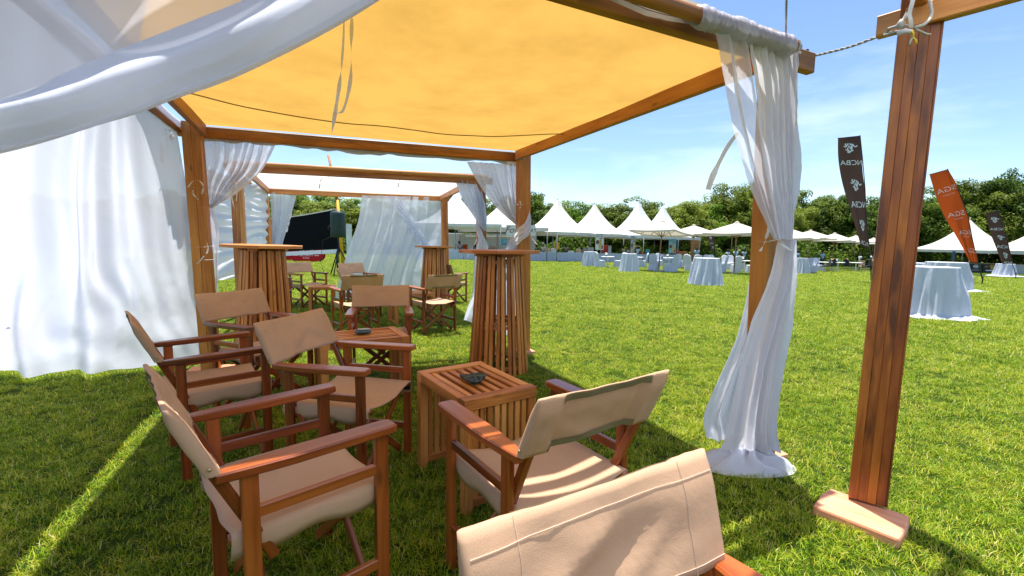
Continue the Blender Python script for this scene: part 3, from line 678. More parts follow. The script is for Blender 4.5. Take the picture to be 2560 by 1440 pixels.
# loops of cloth over the rod
_ra = T1['FL'] + (Vector(P1['FR']) - Vector(P1['BR'])).normalized() * .17; _rb = T1['FR'] + (Vector(P1['FR']) - Vector(P1['BR'])).normalized() * .17; _rd = (_rb - _ra).normalized()
def pocket(u, v):
    f = u; c2 = _rb - _rd * (.155 + .62 * (1 - f)); c = Vector((c2.x, c2.y, 2.185)) - od; a_ = 2 * PI * v
    rr = .034 + .004 * vn(u * 60, v * 2) + .011 * max(0, vn(u * 34 + .4 * math.sin(a_), 3.3)) + .006 * max(0, vn(u * 75, 7.1 + math.cos(a_))); rr += .010 * max(0, -math.sin(a_)) 
    n_ = Vector((-_rd.y, _rd.x, 0)); return c + (n_ * math.cos(a_) + Vector((0, 0, 1)) * math.sin(a_)) * rr + Vector((_rd.x, _rd.y, 0)) * .006 * vn(v * 4, u * 30)
mb = MB(); mb.grid(pocket, 150, 18, .6, .25)
mb.build('rod_pocket', M['sheer'], dr, True)
mb = MB()
sheet(mb, [q(1946, 600, 2.33), q(1922, 690, 2.33), q(1872, 815, 2.34), q(1838, 950, 2.36), q(1812, 1080, 2.40), q(1790, 1128, 2.44)], [q(1986, 600, 2.37), q(1988, 690, 2.40), q(1976, 800, 2.40), q(1955, 900, 2.40), q(1936, 1050, 2.41), q(1948, 1128, 2.44)], 4, .03, 80, 60, .7, 1.2, 1.2, a0=.35, wr=.004, ampv=lambda v: .5 + .5 * v)
mb.build('lower_fall', M['sheer_dense'], dr, True)
mb = MB()
sheet(mb, [q(1899, 606, 2.48), q(1880, 700, 2.52), q(1850, 830, 2.56), q(1800, 950, 2.58), q(1762, 1040, 2.60), q(1766, 1098, 2.60)], [q(1921, 606, 2.52), q(1916, 700, 2.54), q(1902, 830, 2.57), q(1880, 950, 2.58), q(1868, 1050, 2.58), q(1870, 1110, 2.58)], 3, .028, 50, 50, .6, 1.2, 3.2, a0=.35, wr=.004, ampv=lambda v: .4 + .6 * v)
mb.build('back_fall', M['sheer_dense'], dr, True)
# pooled cloth on the grass
mb = MB()
def pool(u, v):
    a_ = 2 * PI * u; c = Vector((1.385, 2.475, gz(1.4, 2.5))) - od; r_ = v
    rx = (.31 if math.cos(a_) < 0 else .235) * (1 + .16 * vn(u * 6, 1.5)); ry = .155 * (1 + .2 * vn(u * 5 + 3, 2.5))
    sp = math.sin(3.1 * a_ + 5 * r_ + 2.2 * vn(u * 4, 5)); s2 = math.sin(7.3 * a_ - 3 * r_ + 3 * vn(u * 5, v * 2))
    h_ = .085 * (1 - r_ ** 2.2) * (.75 + .22 * sp + .10 * s2) + .022 * (1 - r_ ** 5) * (1 + s2)
    k_ = 1 + .09 * (1 - r_) * math.cos(3 * a_)
    return c + Vector((r_ * k_ * rx * math.cos(a_), r_ * k_ * ry * math.sin(a_), max(.010, h_)))
mb.grid(lambda u, v: pool(u, max(v, .02)), 110, 26, 1.8, .5); mb.build('pooled_hem', M['sheer_dense'], dr, True)
mb = MB(); tie(mb, [q(1896, 604, 2.43), q(1912, 605, 2.37), q(1938, 600, 2.30), q(1962, 597, 2.31), q(1986, 600, 2.38)], .016, .3)
mb.build('tie_band', M['ribbon'], dr, True)
for j, P in enumerate(([q(1926, 556, 2.33), q(1920, 580, 2.33), q(1912, 605, 2.34), q(1900, 628, 2.34)], [q(1946, 602, 2.31), q(1958, 612, 2.3), q(1966, 618, 2.3), q(1978, 628, 2.3)])):
    mb = MB(); tie(mb, P, .016, j + 2); mb.build('tie_end', M['ribbon'], dr, True)
mb = MB(); tie(mb, [q(1845, 332, 2.33), q(1822, 362, 2.31), q(1800, 402, 2.3), q(1782, 440, 2.29), q(1770, 474, 2.29)], .03, 4.4); mb.build('loose_ribbon', M['ribbon'], dr, True)

# tied drape on the back left post
dr = empty('drape', (-2.7, 4.2, 0), 0, 'sheer drape swept from the back beam and tied to the left back post', 'drape', 'white drapes on the pavilions'); od = Vector((-2.7, 4.2, 0))
mb = MB(); sheet(mb, [q(503, 342, 4.2), q(510, 400, 4.2), q(514, 460, 4.19), q(516, 518, 4.17)], [q(692, 356, 4.48), q(655, 425, 4.42), q(595, 482, 4.30), q(530, 520, 4.18)], 7, .03, 80, 40, 1.2, 1., 1.5, a0=.4, wr=.004)
mb.build('upper_fall', M['sheer'], dr, True)
mb = MB(); sheet(mb, [q(512, 520, 4.17), q(514, 600, 4.2), q(522, 680, 4.22), q(530, 760, 4.22), q(536, 900, 4.22)], [q(532, 520, 4.17), q(546, 580, 4.2), q(547, 680, 4.22), q(546, 740, 4.22), q(542, 900, 4.22)], 2, .02, 24, 50, .4, 1.2, 2.5, wr=.006)
sheet(mb, [q(480, 522, 4.1), q(470, 570, 4.12), q(480, 640, 4.15)], [q(500, 522, 4.1), q(492, 570, 4.14), q(494, 640, 4.16)], 1, .015, 12, 24, .3, .4, .5, wr=.006)
mb.build('lower_fall', M['sheer_thin'], dr, True)
for zi, (y0, y1) in enumerate(((468, 466), (482, 484), (519, 517), (617, 613), (649, 647), (772, 772), (797, 797))):
    dx = (y0 - 330) * .082; mb = MB(); tie(mb, [q(468 + dx, y0, 4.03), q(476 + dx, y0 + 1, 3.99), q(500 + dx, (y0 + y1) / 2 + 1, 4.0), q(518 + dx, y1, 4.05)], .012, zi * .01); mb.build('tie_band', M['ribbon'], dr, True)
for j, P in enumerate(([(470, 468), (482, 453), (498, 452), (508, 466), (504, 488)], [(482, 476), (484, 486), (496, 500)], [(518, 607), (520, 620), (517, 634)], [(510, 640), (500, 652), (492, 660)], [(592, 455), (578, 480), (588, 530)], [(585, 452), (592, 470), (591, 502)])):
    mb = MB(); tie(mb, [q(a_, b_, 3.97 if j < 4 else 4.2) for a_, b_ in P], .014, j * 1.3); mb.build('tie_end', M['ribbon'], dr, True)

# drape twisted round the back right post
dr = empty('drape', (.1, 5.1, 0), 0, 'sheer drape twisted round the back right post behind the slatted bar table', 'drape', 'white drapes on the pavilions'); od = Vector((.1, 5.1, 0))
mb = MB(); sheet(mb, [q(1168, 404, 5.0), q(1200, 460, 5.02), q(1238, 515, 5.06), q(1296, 566, 5.12)], [q(1298, 412, 5.2), q(1296, 460, 5.2), q(1296, 520, 5.19), q(1302, 572, 5.18)], 7, .035, 80, 40, 1.2, 1., 2.7, a0=.4, wr=.004)
mb.build('upper_fall', M['sheer'], dr, True)
mb = MB(); sheet(mb, [q(1326, 522, 5.1), q(1312, 556, 4.98), q(1292, 574, 4.97), q(1280, 600, 5.03)], [q(1328, 566, 5.1), q(1322, 588, 4.99), q(1304, 602, 4.97), q(1284, 622, 5.03)], 3, .012, 30, 30, .3, .5, .4, wr=.006)
mb.build('wrap', M['sheer_dense'], dr, True)
mb = MB(); sheet(mb, [q(1276, 594, 5.04), q(1258, 630, 5.1), q(1200, 690, 5.25), q(1180, 740, 5.35), q(1160, 800, 5.45)], [q(1292, 600, 5.06), q(1292, 660, 5.12), q(1290, 720, 5.2), q(1290, 790, 5.25), q(1288, 846, 5.3)], 5, .04, 60, 50, 1., 1.2, .9, wr=.006, ampv=lambda v: .3 + .7 * v)
mb.build('lower_fall', M['sheer'], dr, True)
for j, (ya, yb) in enumerate(((511, 509), (588, 589))):
    mb = MB(); tie(mb, [q(1293, ya, 5.06), q(1300, ya + 1, 5.0), q(1316, yb, 5.0), q(1325, yb - 1, 5.06)], .014, 0); mb.build('tie_band', M['ribbon'], dr, True)
for j, P in enumerate(([(1300, 503), (1302, 512), (1300, 522)], [(1326, 592), (1335, 602), (1343, 612)])):
    mb = MB(); tie(mb, [q(a_, b_, 4.96) for a_, b_ in P], .016, j); mb.build('tie_end', M['ribbon'], dr, True)

# big drape blown out along the left side
def leftdrape():
    A = Vector((T1['BL'].x, T1['BL'].y, 0)); Bp = Vector((T1['FL'].x, T1['FL'].y, 0)); d = (Bp - A).normalized(); nrm = Vector((d.y, -d.x, 0))
    if nrm.x > 0: nrm = -nrm
    top = [A + nrm * .12 + d * (3.1 * f) + Vector((0, 0, 2.23)) for f in (0, .25, .5, .75, 1)]
    bot = [Vector((-2.78, 4.16, .05)), Vector((-3.12, 4.20, .05)), Vector((-3.5, 4.0, .05)), Vector((-3.9, 3.84, .045)), Vector((-4.4, 3.82, .055)), Vector((-5.0, 3.75, .07)), Vector((-5.6, 3.4, .12))]
    return top, bot
ltop, lbot = leftdrape()
dr = empty('drape', (-3.2, 4.0, 0), 0, 'wide white drape billowing along the left side down to the grass', 'drape', 'white drapes on the pavilions'); od = Vector((-3.2, 4.0, 0))
def ld(u, v, off=0., seed=0., amp=1.):
    a_ = cr(ltop, u); b_ = cr(lbot, u); e_ = v ** .92
    p = a_ * (1 - e_) + b_ * e_
    side = Vector((-.55, .83, 0))                      # outwards
    o_ = .16 * math.sin(PI * v) * math.sin(PI * min(1, u * 1.3)) + off
    fan = u * 1.15 + .16 * (v - .4) * math.sin(2 * u + 1)
    f1 = math.sin(2 * PI * (5.2 * fan + .25 * vn(u * 3, v * 2 + seed)) + seed); f2 = math.sin(2 * PI * (11 * fan + .5 * vn(u * 5, v * 4 + seed)) + 2)
    g_ = .22 + .9 * math.exp(-((u - .52) / .16) ** 2)    # a group of deep diagonal folds in the middle
    o_ += amp * ((.12 * f1 + .04 * f2) * g_ * (.3 + .7 * min(1, v * 2)))
    o_ += (.03 * vn(u * 9 + seed, v * 3) + .007 * vn(u * 21, v * 9 + seed) + .002 * vn(u * 50, v * 30)) + .02 * math.sin(24 * v + 6 * u + 3 * vn(u * 4, v * 3)) * max(0, v - .6) * 2
    z_ = .012 * vn(u * 9, 3) * max(0, v - .9) * 10
    p = p + side * o_ + Vector((0, 0, z_)); p.z = max(p.z, .012 + gz(p.x, p.y)); return p - od
MB().grid(ld, 200, 110, 3.0, 2.4).build('main_sheet', M['sheer_drape'], dr, True)
MB().tube([p - od + Vector((0, 0, .0)) + Vector((0, 0, .004 * vn(i * 2., 1))) for i, p in enumerate([cr(ltop, j / 30) for j in range(31)])], [.038 + .008 * vn(j * .9, 4) for j in range(31)], 10).build('rod_sleeve', M['sheer_dense'], dr, True)
for j, P in enumerate(([(412, 322), (404, 350), (405, 380), (404, 410)], [(425, 325), (430, 340), (428, 352)], [(28, 372), (30, 380), (29, 392)])):
    mb = MB(); tie(mb, [q(a_, b_, 3.75) for a_, b_ in P], .03, j * 1.3); mb.build('loose_ribbon', M['ribbon'], dr, True)

# near drape swept across the upper left
dr = empty('drape', (-.9, 1.4, 0), 0, 'near sheer drape swept up across the upper left corner of the view', 'drape', 'white drapes on the pavilions'); od = Vector((-.9, 1.4, 0))
hi = [q(760, -70, 1.26), q(620, 0, 1.20), q(333, 118, 1.06), q(133, 200, .95), q(0, 247, .88), q(-170, 290, .82)]
lo = [q(1080, -80, 1.27), q(938, 0, 1.22), q(640, 165, 1.12), q(417, 250, 1.02), q(267, 308, .96), q(0, 384, .87), q(-170, 415, .81)]
def band(u, v, k=1.):
    h_ = cr(hi, v); l_ = cr(lo, v); p = h_ + (l_ - h_) * u
    bul = .05 * math.sin(PI * u) + .013 * math.sin(2 * PI * (1.6 * u + .5 * v) + 1) + .012 * math.exp(-((u - .62 - .18 * math.sin(3 * v)) / .07) ** 2) - .016 * math.exp(-((u - .78 - .2 * math.sin(2.4 * v + .5)) / .06) ** 2)
    return p + Vector((.35, -.85, .2)) * bul * .75 * k + Vector((0, 0, .004 * vn(u * 4, v * 9)))
MB().grid(band, 40, 80, .4, 2.).build('rolled_edge', M['sheer_dense'], dr, True)
MB().grid(lambda u, v: band(u, v, -.35) , 24, 80, .4, 2.).build('rolled_edge_back', M['sheer_dense'], dr, True)
FLr = T1['FL'] + Vector((.09, -.19)); FRr = T1['FR'] + Vector((.09, -.19)); rdv = (FRr - FLr).normalized()
def upper(k0, k1, seed):
    def f(u, v):
        t_ = k0 + (k1 - k0) * u; tp = FLr + rdv * (.05 + 1.05 * (1 - t_) ); tp = Vector((tp.x, tp.y, 2.22)) - od
        h_ = cr(hi, t_); p = tp + (h_ - tp) * v
        return p + Vector((.4, -.8, 0)) * (.03 * math.sin(2 * PI * (3 * u + .4 * v) + seed) * math.sin(PI * min(1, v + .2)) + .05 * math.sin(PI * v))
    return f
MB().grid(upper(0, 1, .5), 70, 40, 1.6, 1.).build('upper_sheet', M['sheer_thin'], dr, True)
MB().grid(lambda u, v: upper(.42, 1.05, 2.2)(u, v) + Vector((-.03, .07, 0)), 50, 40, 1., 1.).build('second_sheet', M['sheer_thin'], dr, True)

# drapes of the white roofed pavilion
dr = empty('drape', (-.5, 7.0, 0), 0, 'white drape twisted round the near right post of the white roofed pavilion', 'drape', 'white drapes on the pavilions'); od = Vector((-.5, 7.0, 0))
mb = MB(); sheet(mb, [q(1132, 432, 6.85), q(1152, 490, 6.86), q(1182, 540, 6.88), q(1210, 578, 6.93)], [q(1192, 434, 7.0), q(1206, 480, 6.98), q(1214, 530, 6.96), q(1219, 572, 6.95)], 5, .03, 60, 40, .8, 1., 1.7, a0=.45, wr=.004); mb.build('upper_fall', M['sheer_dense'], dr, True)
mb = MB(); sheet(mb, [q(1190, 548, 7.0), q(1192, 580, 6.95), q(1196, 600, 6.92), q(1190, 622, 6.95), q(1186, 660, 7.), q(1180, 760, 7.02)], [q(1194, 552, 6.98), q(1208, 586, 6.90), q(1216, 604, 6.9), q(1220, 620, 6.9), q(1218, 660, 6.95), q(1212, 760, 7.0)], 3, .015, 40, 40, .4, .6, 1.1, wr=.004); mb.build('lower_fall', M['sheer_dense'], dr, True)
mb = MB(); tie(mb, [q(1192, 598, 6.9), q(1186, 612, 6.9), q(1176, 628, 6.9), q(1169, 644, 6.9)], .022, .5); mb.build('tie_end', M['ribbon'], dr, True)
dr = empty('drape', (-2.3, 9.6, 0), 0, 'thin see-through drape hanging wide across the back of the white roofed pavilion', 'drape', 'white drapes on the pavilions'); od = Vector((-2.3, 9.6, 0))
mb = MB(); sheet(mb, [q(905, 488, 9.38), q(896, 550, 9.3), q(872, 620, 9.1), q(850, 690, 8.95), q(838, 748, 8.9)], [q(1114, 494, 10.08), q(1112, 560, 10.05), q(1100, 620, 10.0), q(1080, 680, 9.9), q(1062, 735, 9.8)], 6, .07, 90, 40, 2.2, 2.1, 2.2, a0=.35, wr=.008, ampv=lambda v: .3 + .7 * v); mb.build('sheet', M['sheer'], dr, True)
mb = MB(); sheet(mb, [q(960, 492, 9.62), q(1000, 540, 9.66), q(1040, 600, 9.75), q(1075, 640, 9.9)], [q(1000, 492, 9.72), q(1040, 560, 9.72), q(1072, 610, 9.8), q(1098, 640, 9.95)], 3, .04, 40, 30, .6, 1.2, .6); mb.build('loose_fold', M['sheer_thin'], dr, True)
dr = empty('drape', (-4.7, 8.9, 0), 0, 'narrow white drape gathered beside the far left post of the white roofed pavilion', 'drape', 'white drapes on the pavilions'); od = Vector((-4.7, 8.9, 0))
mb = MB(); sheet(mb, [q(674, 480, 8.93), q(678, 540, 8.9), q(676, 600, 8.86), q(668, 680, 8.86)], [q(743, 481, 9.12), q(726, 545, 9.02), q(706, 610, 8.92), q(696, 680, 8.9)], 5, .03, 50, 40, .7, 1.9, 2.9, wr=.005); mb.build('sheet', M['sheer'], dr, True)
mb = MB(); tie(mb, [q(728, 535, 8.9), q(722, 560, 8.88), q(716, 580, 8.88)], .03, .5); mb.build('tie_end', M['ribbon'], dr, True)
dr = empty('drape', (-4.6, 7.4, 0), 0, 'white drape with curved swag folds on the left side of the white roofed pavilion', 'drape', 'white drapes on the pavilions'); od = Vector((-4.6, 7.4, 0))
Lw = [q(515, 420, 6.3), q(520, 500, 6.3), q(528, 600, 6.3), q(545, 700, 6.3)]; Rw = [q(666, 470, 8.8), q(668, 530, 8.8), q(668, 585, 8.75), q(662, 625, 8.6)]
def sw(u, v):
    p = cr(Lw, v).lerp(cr(Rw, v), u); s = v + .16 * math.sin(PI * u) * v + .1 * (1 - u) * v
    p.z -= .16 * math.sin(PI * u) * min(1, v * 1.5) ** 2
    n_ = Vector((.86, -.5, 0)); return p + n_ * (.038 * math.sin(2 * PI * 7 * s + 3.5 * u + 2.6 * vn(u * 2.5, v * 5)) * min(1, 2.5 * v) + .02 * vn(u * 6, v * 15))
MB().grid(sw, 50, 110, 2.2, 2.).build('sheet', M['sheer_dense'], dr, True)
# ------------------------------------------------------------------ folding canvas armchairs
def backrest_mesh(seed, crumple=.004, upright=False):
    """sling round the two back posts: closed ring in plan, swept up the leaning back"""
    W = .262; z0, z1 = .645, .842
    def pull(x, v): return (.0055 * math.sin(x * 15 + v * 6.5 + seed) + .003 * math.sin(x * 31 + v * 13 + 2 * seed) + .002 * math.sin(x * 60 + v * 20)) * max(0, 1 - (x / .20) ** 2) * math.sin(PI * min(1, v + .15)) * (1.1 if crumple < .003 else min(1.2, crumple / .004) * .8)
    def mk(x): return min(1, max(0, (.222 - abs(x)) / .06))
    def ring(v):
        z = z0 + (z1 - z0) * v; P = []; tp = 1 - .72 * max(0, (v - .70) / .30) ** 1.5
        sagz = -.006 * (v - .3) if v > .3 else 0
        n = 26
        for i in range(n + 1):                       # front face
            x = -W + 2 * W * i / n; c = max(0., 1 - (x / .20) ** 2)
            P.append((x, .0185 * tp - .016 * tp * c + pull(x, v) + crumple * 1.6 * mk(x) * vn(i * .4 + seed, v * 4 + seed) , z + (sagz * 1.2 + crumple * .8 * vn(i * .33, seed)) * c))
        for i in range(1, 6):                        # right end round the post
            a = PI * i / 6; P.append((W + .010 * math.sin(a), .0185 * tp * math.cos(a), z))
        for i in range(n + 1):
            x = W - 2 * W * i / n; c = max(0., 1 - (x / .20) ** 2)
            inner = abs(x) < W - .085
            yb = (.0185 * tp - .016 * tp * c + pull(x, v) + crumple * 1.6 * mk(x) * vn((n - i) * .4 + seed, v * 4 + seed)) - .007 if inner else -.019 * tp + .002 * vn(i, v * 5 + seed)
            P.append((x, yb, z + (sagz * 1.2 + crumple * .8 * vn((n - i) * .33, seed)) * c))
        for i in range(1, 6):
            a = PI * i / 6; P.append((-W - .010 * math.sin(a), -.0185 * tp * math.cos(a), z))
        return P
    def place(p):
        x, y, z = p; t = (z - .36) / .49; return Vector((x, (-.20 - .25 * (z - .645) if upright else -.135 - .225 * t) + y, z))
    nv = 14; rings = [[place(p) for p in ring(j / nv)] for j in range(nv + 1)]; n = len(rings[0])
    mb = MB(); V = [p for r_ in rings for p in r_]; F = []; UV = []
    for j in range(nv):
        for i in range(n):
            i2 = (i + 1) % n; F.append((j * n + i, j * n + i2, (j + 1) * n + i2, (j + 1) * n + i)); UV.append([(i * .02, j * .0143), (i * .02 + .02, j * .0143), (i * .02 + .02, j * .0143 + .0143), (i * .02, j * .0143 + .0143)])
    # top and bottom hems close the double cloth in the middle and the pockets
    for j, rev in ((0, 1), (nv, 0)):
        fr = [j * n + i for i in range(27)]; bk = [j * n + 32 + i for i in range(27)]
        for i in range(26):
            qd = (fr[i], fr[i + 1], bk[25 - i], bk[26 - i]); F.append(tuple(reversed(qd)) if rev else qd); UV.append([(i * .02, 0), (i * .02 + .02, 0), (i * .02 + .02, .01), (i * .02, .01)])
    b = nv * n
    for idx in (list(range(26, 33)), list(range(58, 64)) + [0]):
        F.append(tuple(b + i for i in idx)); UV.append([(0, 0)] * len(idx))
    mb.add(V, F, UV); me = mb.mesh('backrest', True); me.materials.append(M['canvas'])
    # stitch lines and the webbing on the outer side
    st = MB(); fr = lambda i, v: place(ring(v)[i])
    for v in (.07, .84): st.tube([fr(i, v) + Vector((0, .0012, .0006)) for i in range(27)],   .0006, 4)
    for i in (4, 22): st.tube([fr(i, j / 8) + Vector((0, .0012, .0006)) for j in range(9)],   .0006, 4)
    sm = st.mesh('stitching'); sm.materials.append(M['thread'])
    wb = MB()
    for v0, v1 in ((.0, .13), (.86, 1.0)):
        def fw(u, v, v0=v0, v1=v1):
            x = 36 + 18 * u; i = int(min(x, 53.999)); f = x - i; r_ = ring(v0 + (v1 - v0) * v); p = place(r_[i]).lerp(place(r_[min(i + 1, 54)]), f); return p + Vector((0, -.003, 0))
        wb.grid(fw, 18, 2, .35, .03)
    wm = wb.mesh('webbing', True); wm.materials.append(M['webbing'])
    return me, sm, wm
BACKS = [backrest_mesh(i * 3.7 + .5, c, i == 4) for i, c in enumerate((.0035, .0045, .004, .003, .0022))]

def make_chair():
    c = empty('folding_chair', label='chair', cat='chair', group='tan canvas folding armchairs'); rw = M['red_wood']
    for s in (-1, 1):
        MB().bar((s * .252, .20, 0), (s * .252, .20, .622), .026, .044, up=(0, 1, 0), ch=.004).build('front_leg', rw, c)
        MB().bar((s * .252, -.185, 0), (s * .252, -.185, .622), .026, .044, up=(0, 1, 0), ch=.004).build('rear_leg', rw, c)
        MB().bar((s * .252, -.164, .503), (s * .252, .179, .503), .020, .034, ch=.003).build('arm_stretcher', rw, c)
        MB().bar((s * .252, -.164, .17), (s * .252, .179, .17), .020, .034, ch=.003).build('foot_rail', rw, c)
        pl = [(-.017, -.262), (.017, -.262), (.030, -.15), (.036, -.08), (.036, .225), (.028, .243), (-.028, .243), (-.036, .225), (-.036, -.08), (-.030, -.15)]
        def inset(P, k_): 
            return [(x * (1 - k_ / .036), y - math.copysign(k_, y)) for x, y in P]
        mb = MB(); n = len(pl); lv = [(inset(pl, .004), .620), (pl, .624), (pl, .643), (inset(pl, .005), .648)]
        V = [Vector((s * .256 + x, y, z + .004 * ((y + .26) / .5))) for P, z in lv for x, y in P]; F = [tuple(range(n - 1, -1, -1)), tuple(range(3 * n, 4 * n))]; UV = [[(P[1], P[0]) for P in reversed(lv[0][0])], [(P[1], P[0]) for P in lv[3][0]]]
        for l in range(3):
            for i in range(n):
                j = (i + 1) % n; F.append((l * n + i, l * n + j, (l + 1) * n + j, (l + 1) * n + i)); UV.append([(pl[i][1], .1 + l * .02), (pl[j][1], .1 + l * .02), (pl[j][1], .12 + l * .02), (pl[i][1], .12 + l * .02)])
        mb.add(V, F, UV).build('armrest', rw, c)
        MB().bar((s * .228, -.125, .34), (s * .236, -.333, .792), .022, .030, up=(0, 1, .4), ch=.003).build('back_post', rw, c)
        MB().tube([(s * .222, -.235, .432), (s * .222, .235, .432)], .015, 8).build('seat_rail', rw, c, True)
        bk = MB(); bk.box((s * .232, .178, .405), (.012, .10, .018), ch=.002); bk.box((s * .232, -.15, .405), (.012, .08, .018), ch=.002)
        for y in (.205, .15, -.17): bk.tube([(s * .24, y, .405), (s * .222, y, .405)], .006, 6)
        bk.build('hinge_bracket', M['black_metal'], c)
        rv_ = MB()
        for z in (.668,):
            t_ = (z - .36) / .49; y = -.135 - .225 * t_; rv_.lathe([(.0055, 0), (.005, .002), (.002, .0035)], 8, (0, 0, 0))
            rv_.v = [(s * (.262 + .012 + vz), y + vy, z + vx) for vx, vy, vz in rv_.v]
        rv_.build('rivet', M['brass'], c, True)
    for y in (.155, -.14):
        MB().bar((-.238, y, .03), (.222, y, .420), .036, .016, up=(0, 1, 0), ch=.003).build('cross_brace', rw, c)
        MB().bar((.238, y + .018, .03), (-.222, y + .018, .420), .036, .016, up=(0, 1, 0), ch=.003).build('cross_brace', rw, c)
    # seat sling, edges turned over the rails
    prof = [(-.232, .372), (-.240, .40), (-.242, .43), (-.236, .447), (-.222, .4505)]
    prof += [(-.222 + .444 * i / 14, .4505 - .030 * (1 - (2 * i / 14 - 1) ** 2)) for i in range(1, 14)] + [(-x, z) for x, z in reversed(prof)]
    nP = len(prof)
    def st(u, v):
        i = min(int(u * (nP - 1)), nP - 2); f = u * (nP - 1) - i; x = prof[i][0] * (1 - f) + prof[i + 1][0] * f; z = prof[i][1] * (1 - f) + prof[i + 1][1] * f
        ins = abs(x) < .21; lo_ = z < .44 and not ins
        return Vector((x, -.232 + .464 * v + .004 * vn(u * 6, v), z + (.004 * vn(u * 7, v * 5) if ins else 0) + (.012 * vn(v * 4, 3) if lo_ else 0)))
    se = MB().grid(st, nP - 1, 14, .7, .46).build('seat', M['canvas'], c, True)
    sf = se.modifiers.new('thick', 'SOLIDIFY'); sf.thickness = .003
    bb = obj('backrest', BACKS[0][0], None, c); obj('stitching', BACKS[0][1], None, bb); obj('webbing', BACKS[0][2], None, bb)
    return c
def set_back(c, i):
    b = [k_ for k_ in KIDS[c.name] if k_.name.startswith('backrest')][0]; b.data = BACKS[i][0]
    if i == 4:
        for k_ in KIDS[c.name]:
            if k_.name.startswith('back_post'):
                s = 1 if k_.data.vertices[0].co.x > 0 else -1; k_.data = MB().bar((s * .228, -.124, .34), (s * .236, -.236, .79), .022, .030, up=(0, 1, .4), ch=.003).mesh('back_post'); k_.data.materials.append(M['red_wood'])
    for k_ in KIDS[b.name]: k_.data = BACKS[i][1] if k_.name.startswith('stitch') else BACKS[i][2]
chair0 = make_chair(); first = True
CH = [(-.745, 1.474, 43, 'closest whole chair, seen from its side with both armrests pointing right', 2),
      (-1.70, 2.52, 43, 'chair behind the closest whole one, its back almost edge on by the white drape', 2),
      (-.852, 2.35, -12, 'chair in front of the table with the round ashtray, back panel tilted towards us', 1),
      (-1.88, 3.35, -24, 'chair beside the left back post with small sun patches on its back', 0),
      (.10, 1.60, 124, 'chair beside the heart ashtray table, seen from behind with olive webbing edges', 3),
      (.287, .524, -59.5, 'chair cut by the bottom edge, only its large sunlit back panel shows', 4),
      (-1.17, 3.97, -75, 'chair facing us behind the table with the round ashtray', 0),
      (-1.105, 6.27, 129, 'chair seen from behind just left of the front bar table', 3),
      (-2.07, 5.91, 127, 'shaded chair seen from behind, above the chair that faces us', 0),
      (-2.39, 7.23, 3, 'chair seen from its side between the slatted stool table and the drape', 1),
      (-2.85, 8.45, -38, 'farthest chair with its sunlit back against the thin sheer drape', 0),
      (-3.80, 8.35, -35, 'far chair with striped sunlight on its back below the red banner', 3),
      (-3.75, 6.95, 8, 'chair mostly hidden behind the left bar table', 0),
      (-1.28, 9.45, 60, 'chair mostly hidden behind the slats of the farthest bar table', 0)]
for i, (x, y, a, lb, bk) in enumerate(CH):
    c = chair0 if first else dup(chair0); first = False
    c.location = (x, y, gz(x, y)); c.rotation_euler = (0, 0, R(a - 90)); c['label'] = lb; set_back(c, bk)
    if i > 5: c.scale = (.97, .97, .98)

# ------------------------------------------------------------------ slatted side tables
def side_table(x, y, rz, L, W, H, lb):
    t = empty('side_table', (x, y, gz(x, y)), rz, lb, 'side table', 'slatted wooden side tables'); pw = M['pine']; lw = .045
    rn = random.Random(int(x * 100))
    for sx in (-1, 1):
        for sy in (-1, 1): MB().bar((sx * (L / 2 - lw / 2), sy * (W / 2 - lw / 2), 0), (sx * (L / 2 - lw / 2), sy * (W / 2 - lw / 2), H - .052), lw, lw, up=(0, 1, 0), ch=.003).build('leg', pw, t)
    for s in (-1, 1):
        MB().bar((-L / 2 + .063, s * (W / 2 - .022), H - .025), (L / 2 - .063, s * (W / 2 - .022), H - .025), .044, .05, ch=.003).build('top_rail', pw, t)
        MB().bar((s * (L / 2 - .03), -W / 2, H - .024), (s * (L / 2 - .03), W / 2, H - .024), .06, .052, ch=.003).build('end_rail', pw, t)
        MB().bar((s * (L / 2 - .022), -W / 2 + lw, .045), (s * (L / 2 - .022), W / 2 - lw, .045), .03, .04, ch=.003).build('bottom_rail', pw, t)
    n = 6; iw = W - .088; gap = iw / n
    sm = MB().bar((-L / 2 + .061, 0, 0), (L / 2 - .061, 0, 0), gap * .56, .03, ch=.003).mesh('slat')
    for i in range(n):
        o_ = obj('slat', sm, pw, t); o_.location = (0, -iw / 2 + gap * (i + .5), H - .02 + rn.uniform(-.002, .001))
    vm = MB().bar((0, 0, .066), (0, 0, H - .051), .026, .020, up=(0, 1, 0), ch=.002).mesh('upright_slat')
    nl, ns = 9, 8
    for s in (-1, 1):
        for i in range(ns):
            o_ = obj('upright_slat', vm, pw, t); o_.location = (s * (L / 2 - .022), -W / 2 + lw + (W - 2 * lw) * (i + .5) / ns, 0); o_.rotation_euler = (0, 0, PI / 2)
    return t
side_table(-.193, 2.283, R(-56), .555, .40, .545, 'nearest slatted table, holding the dark heart shaped ashtray')
side_table(-1.179, 3.475, R(30), .64, .45, .515, 'slatted table in the middle of the chairs, holding the round ashtray')
side_table(-3.33, 7.85, R(20), .42, .42, .45, 'small square slatted table under the white roofed pavilion')
side_table(-1.58, 6.95, R(30), .6, .48, .47, 'slatted table half hidden behind the far chairs')
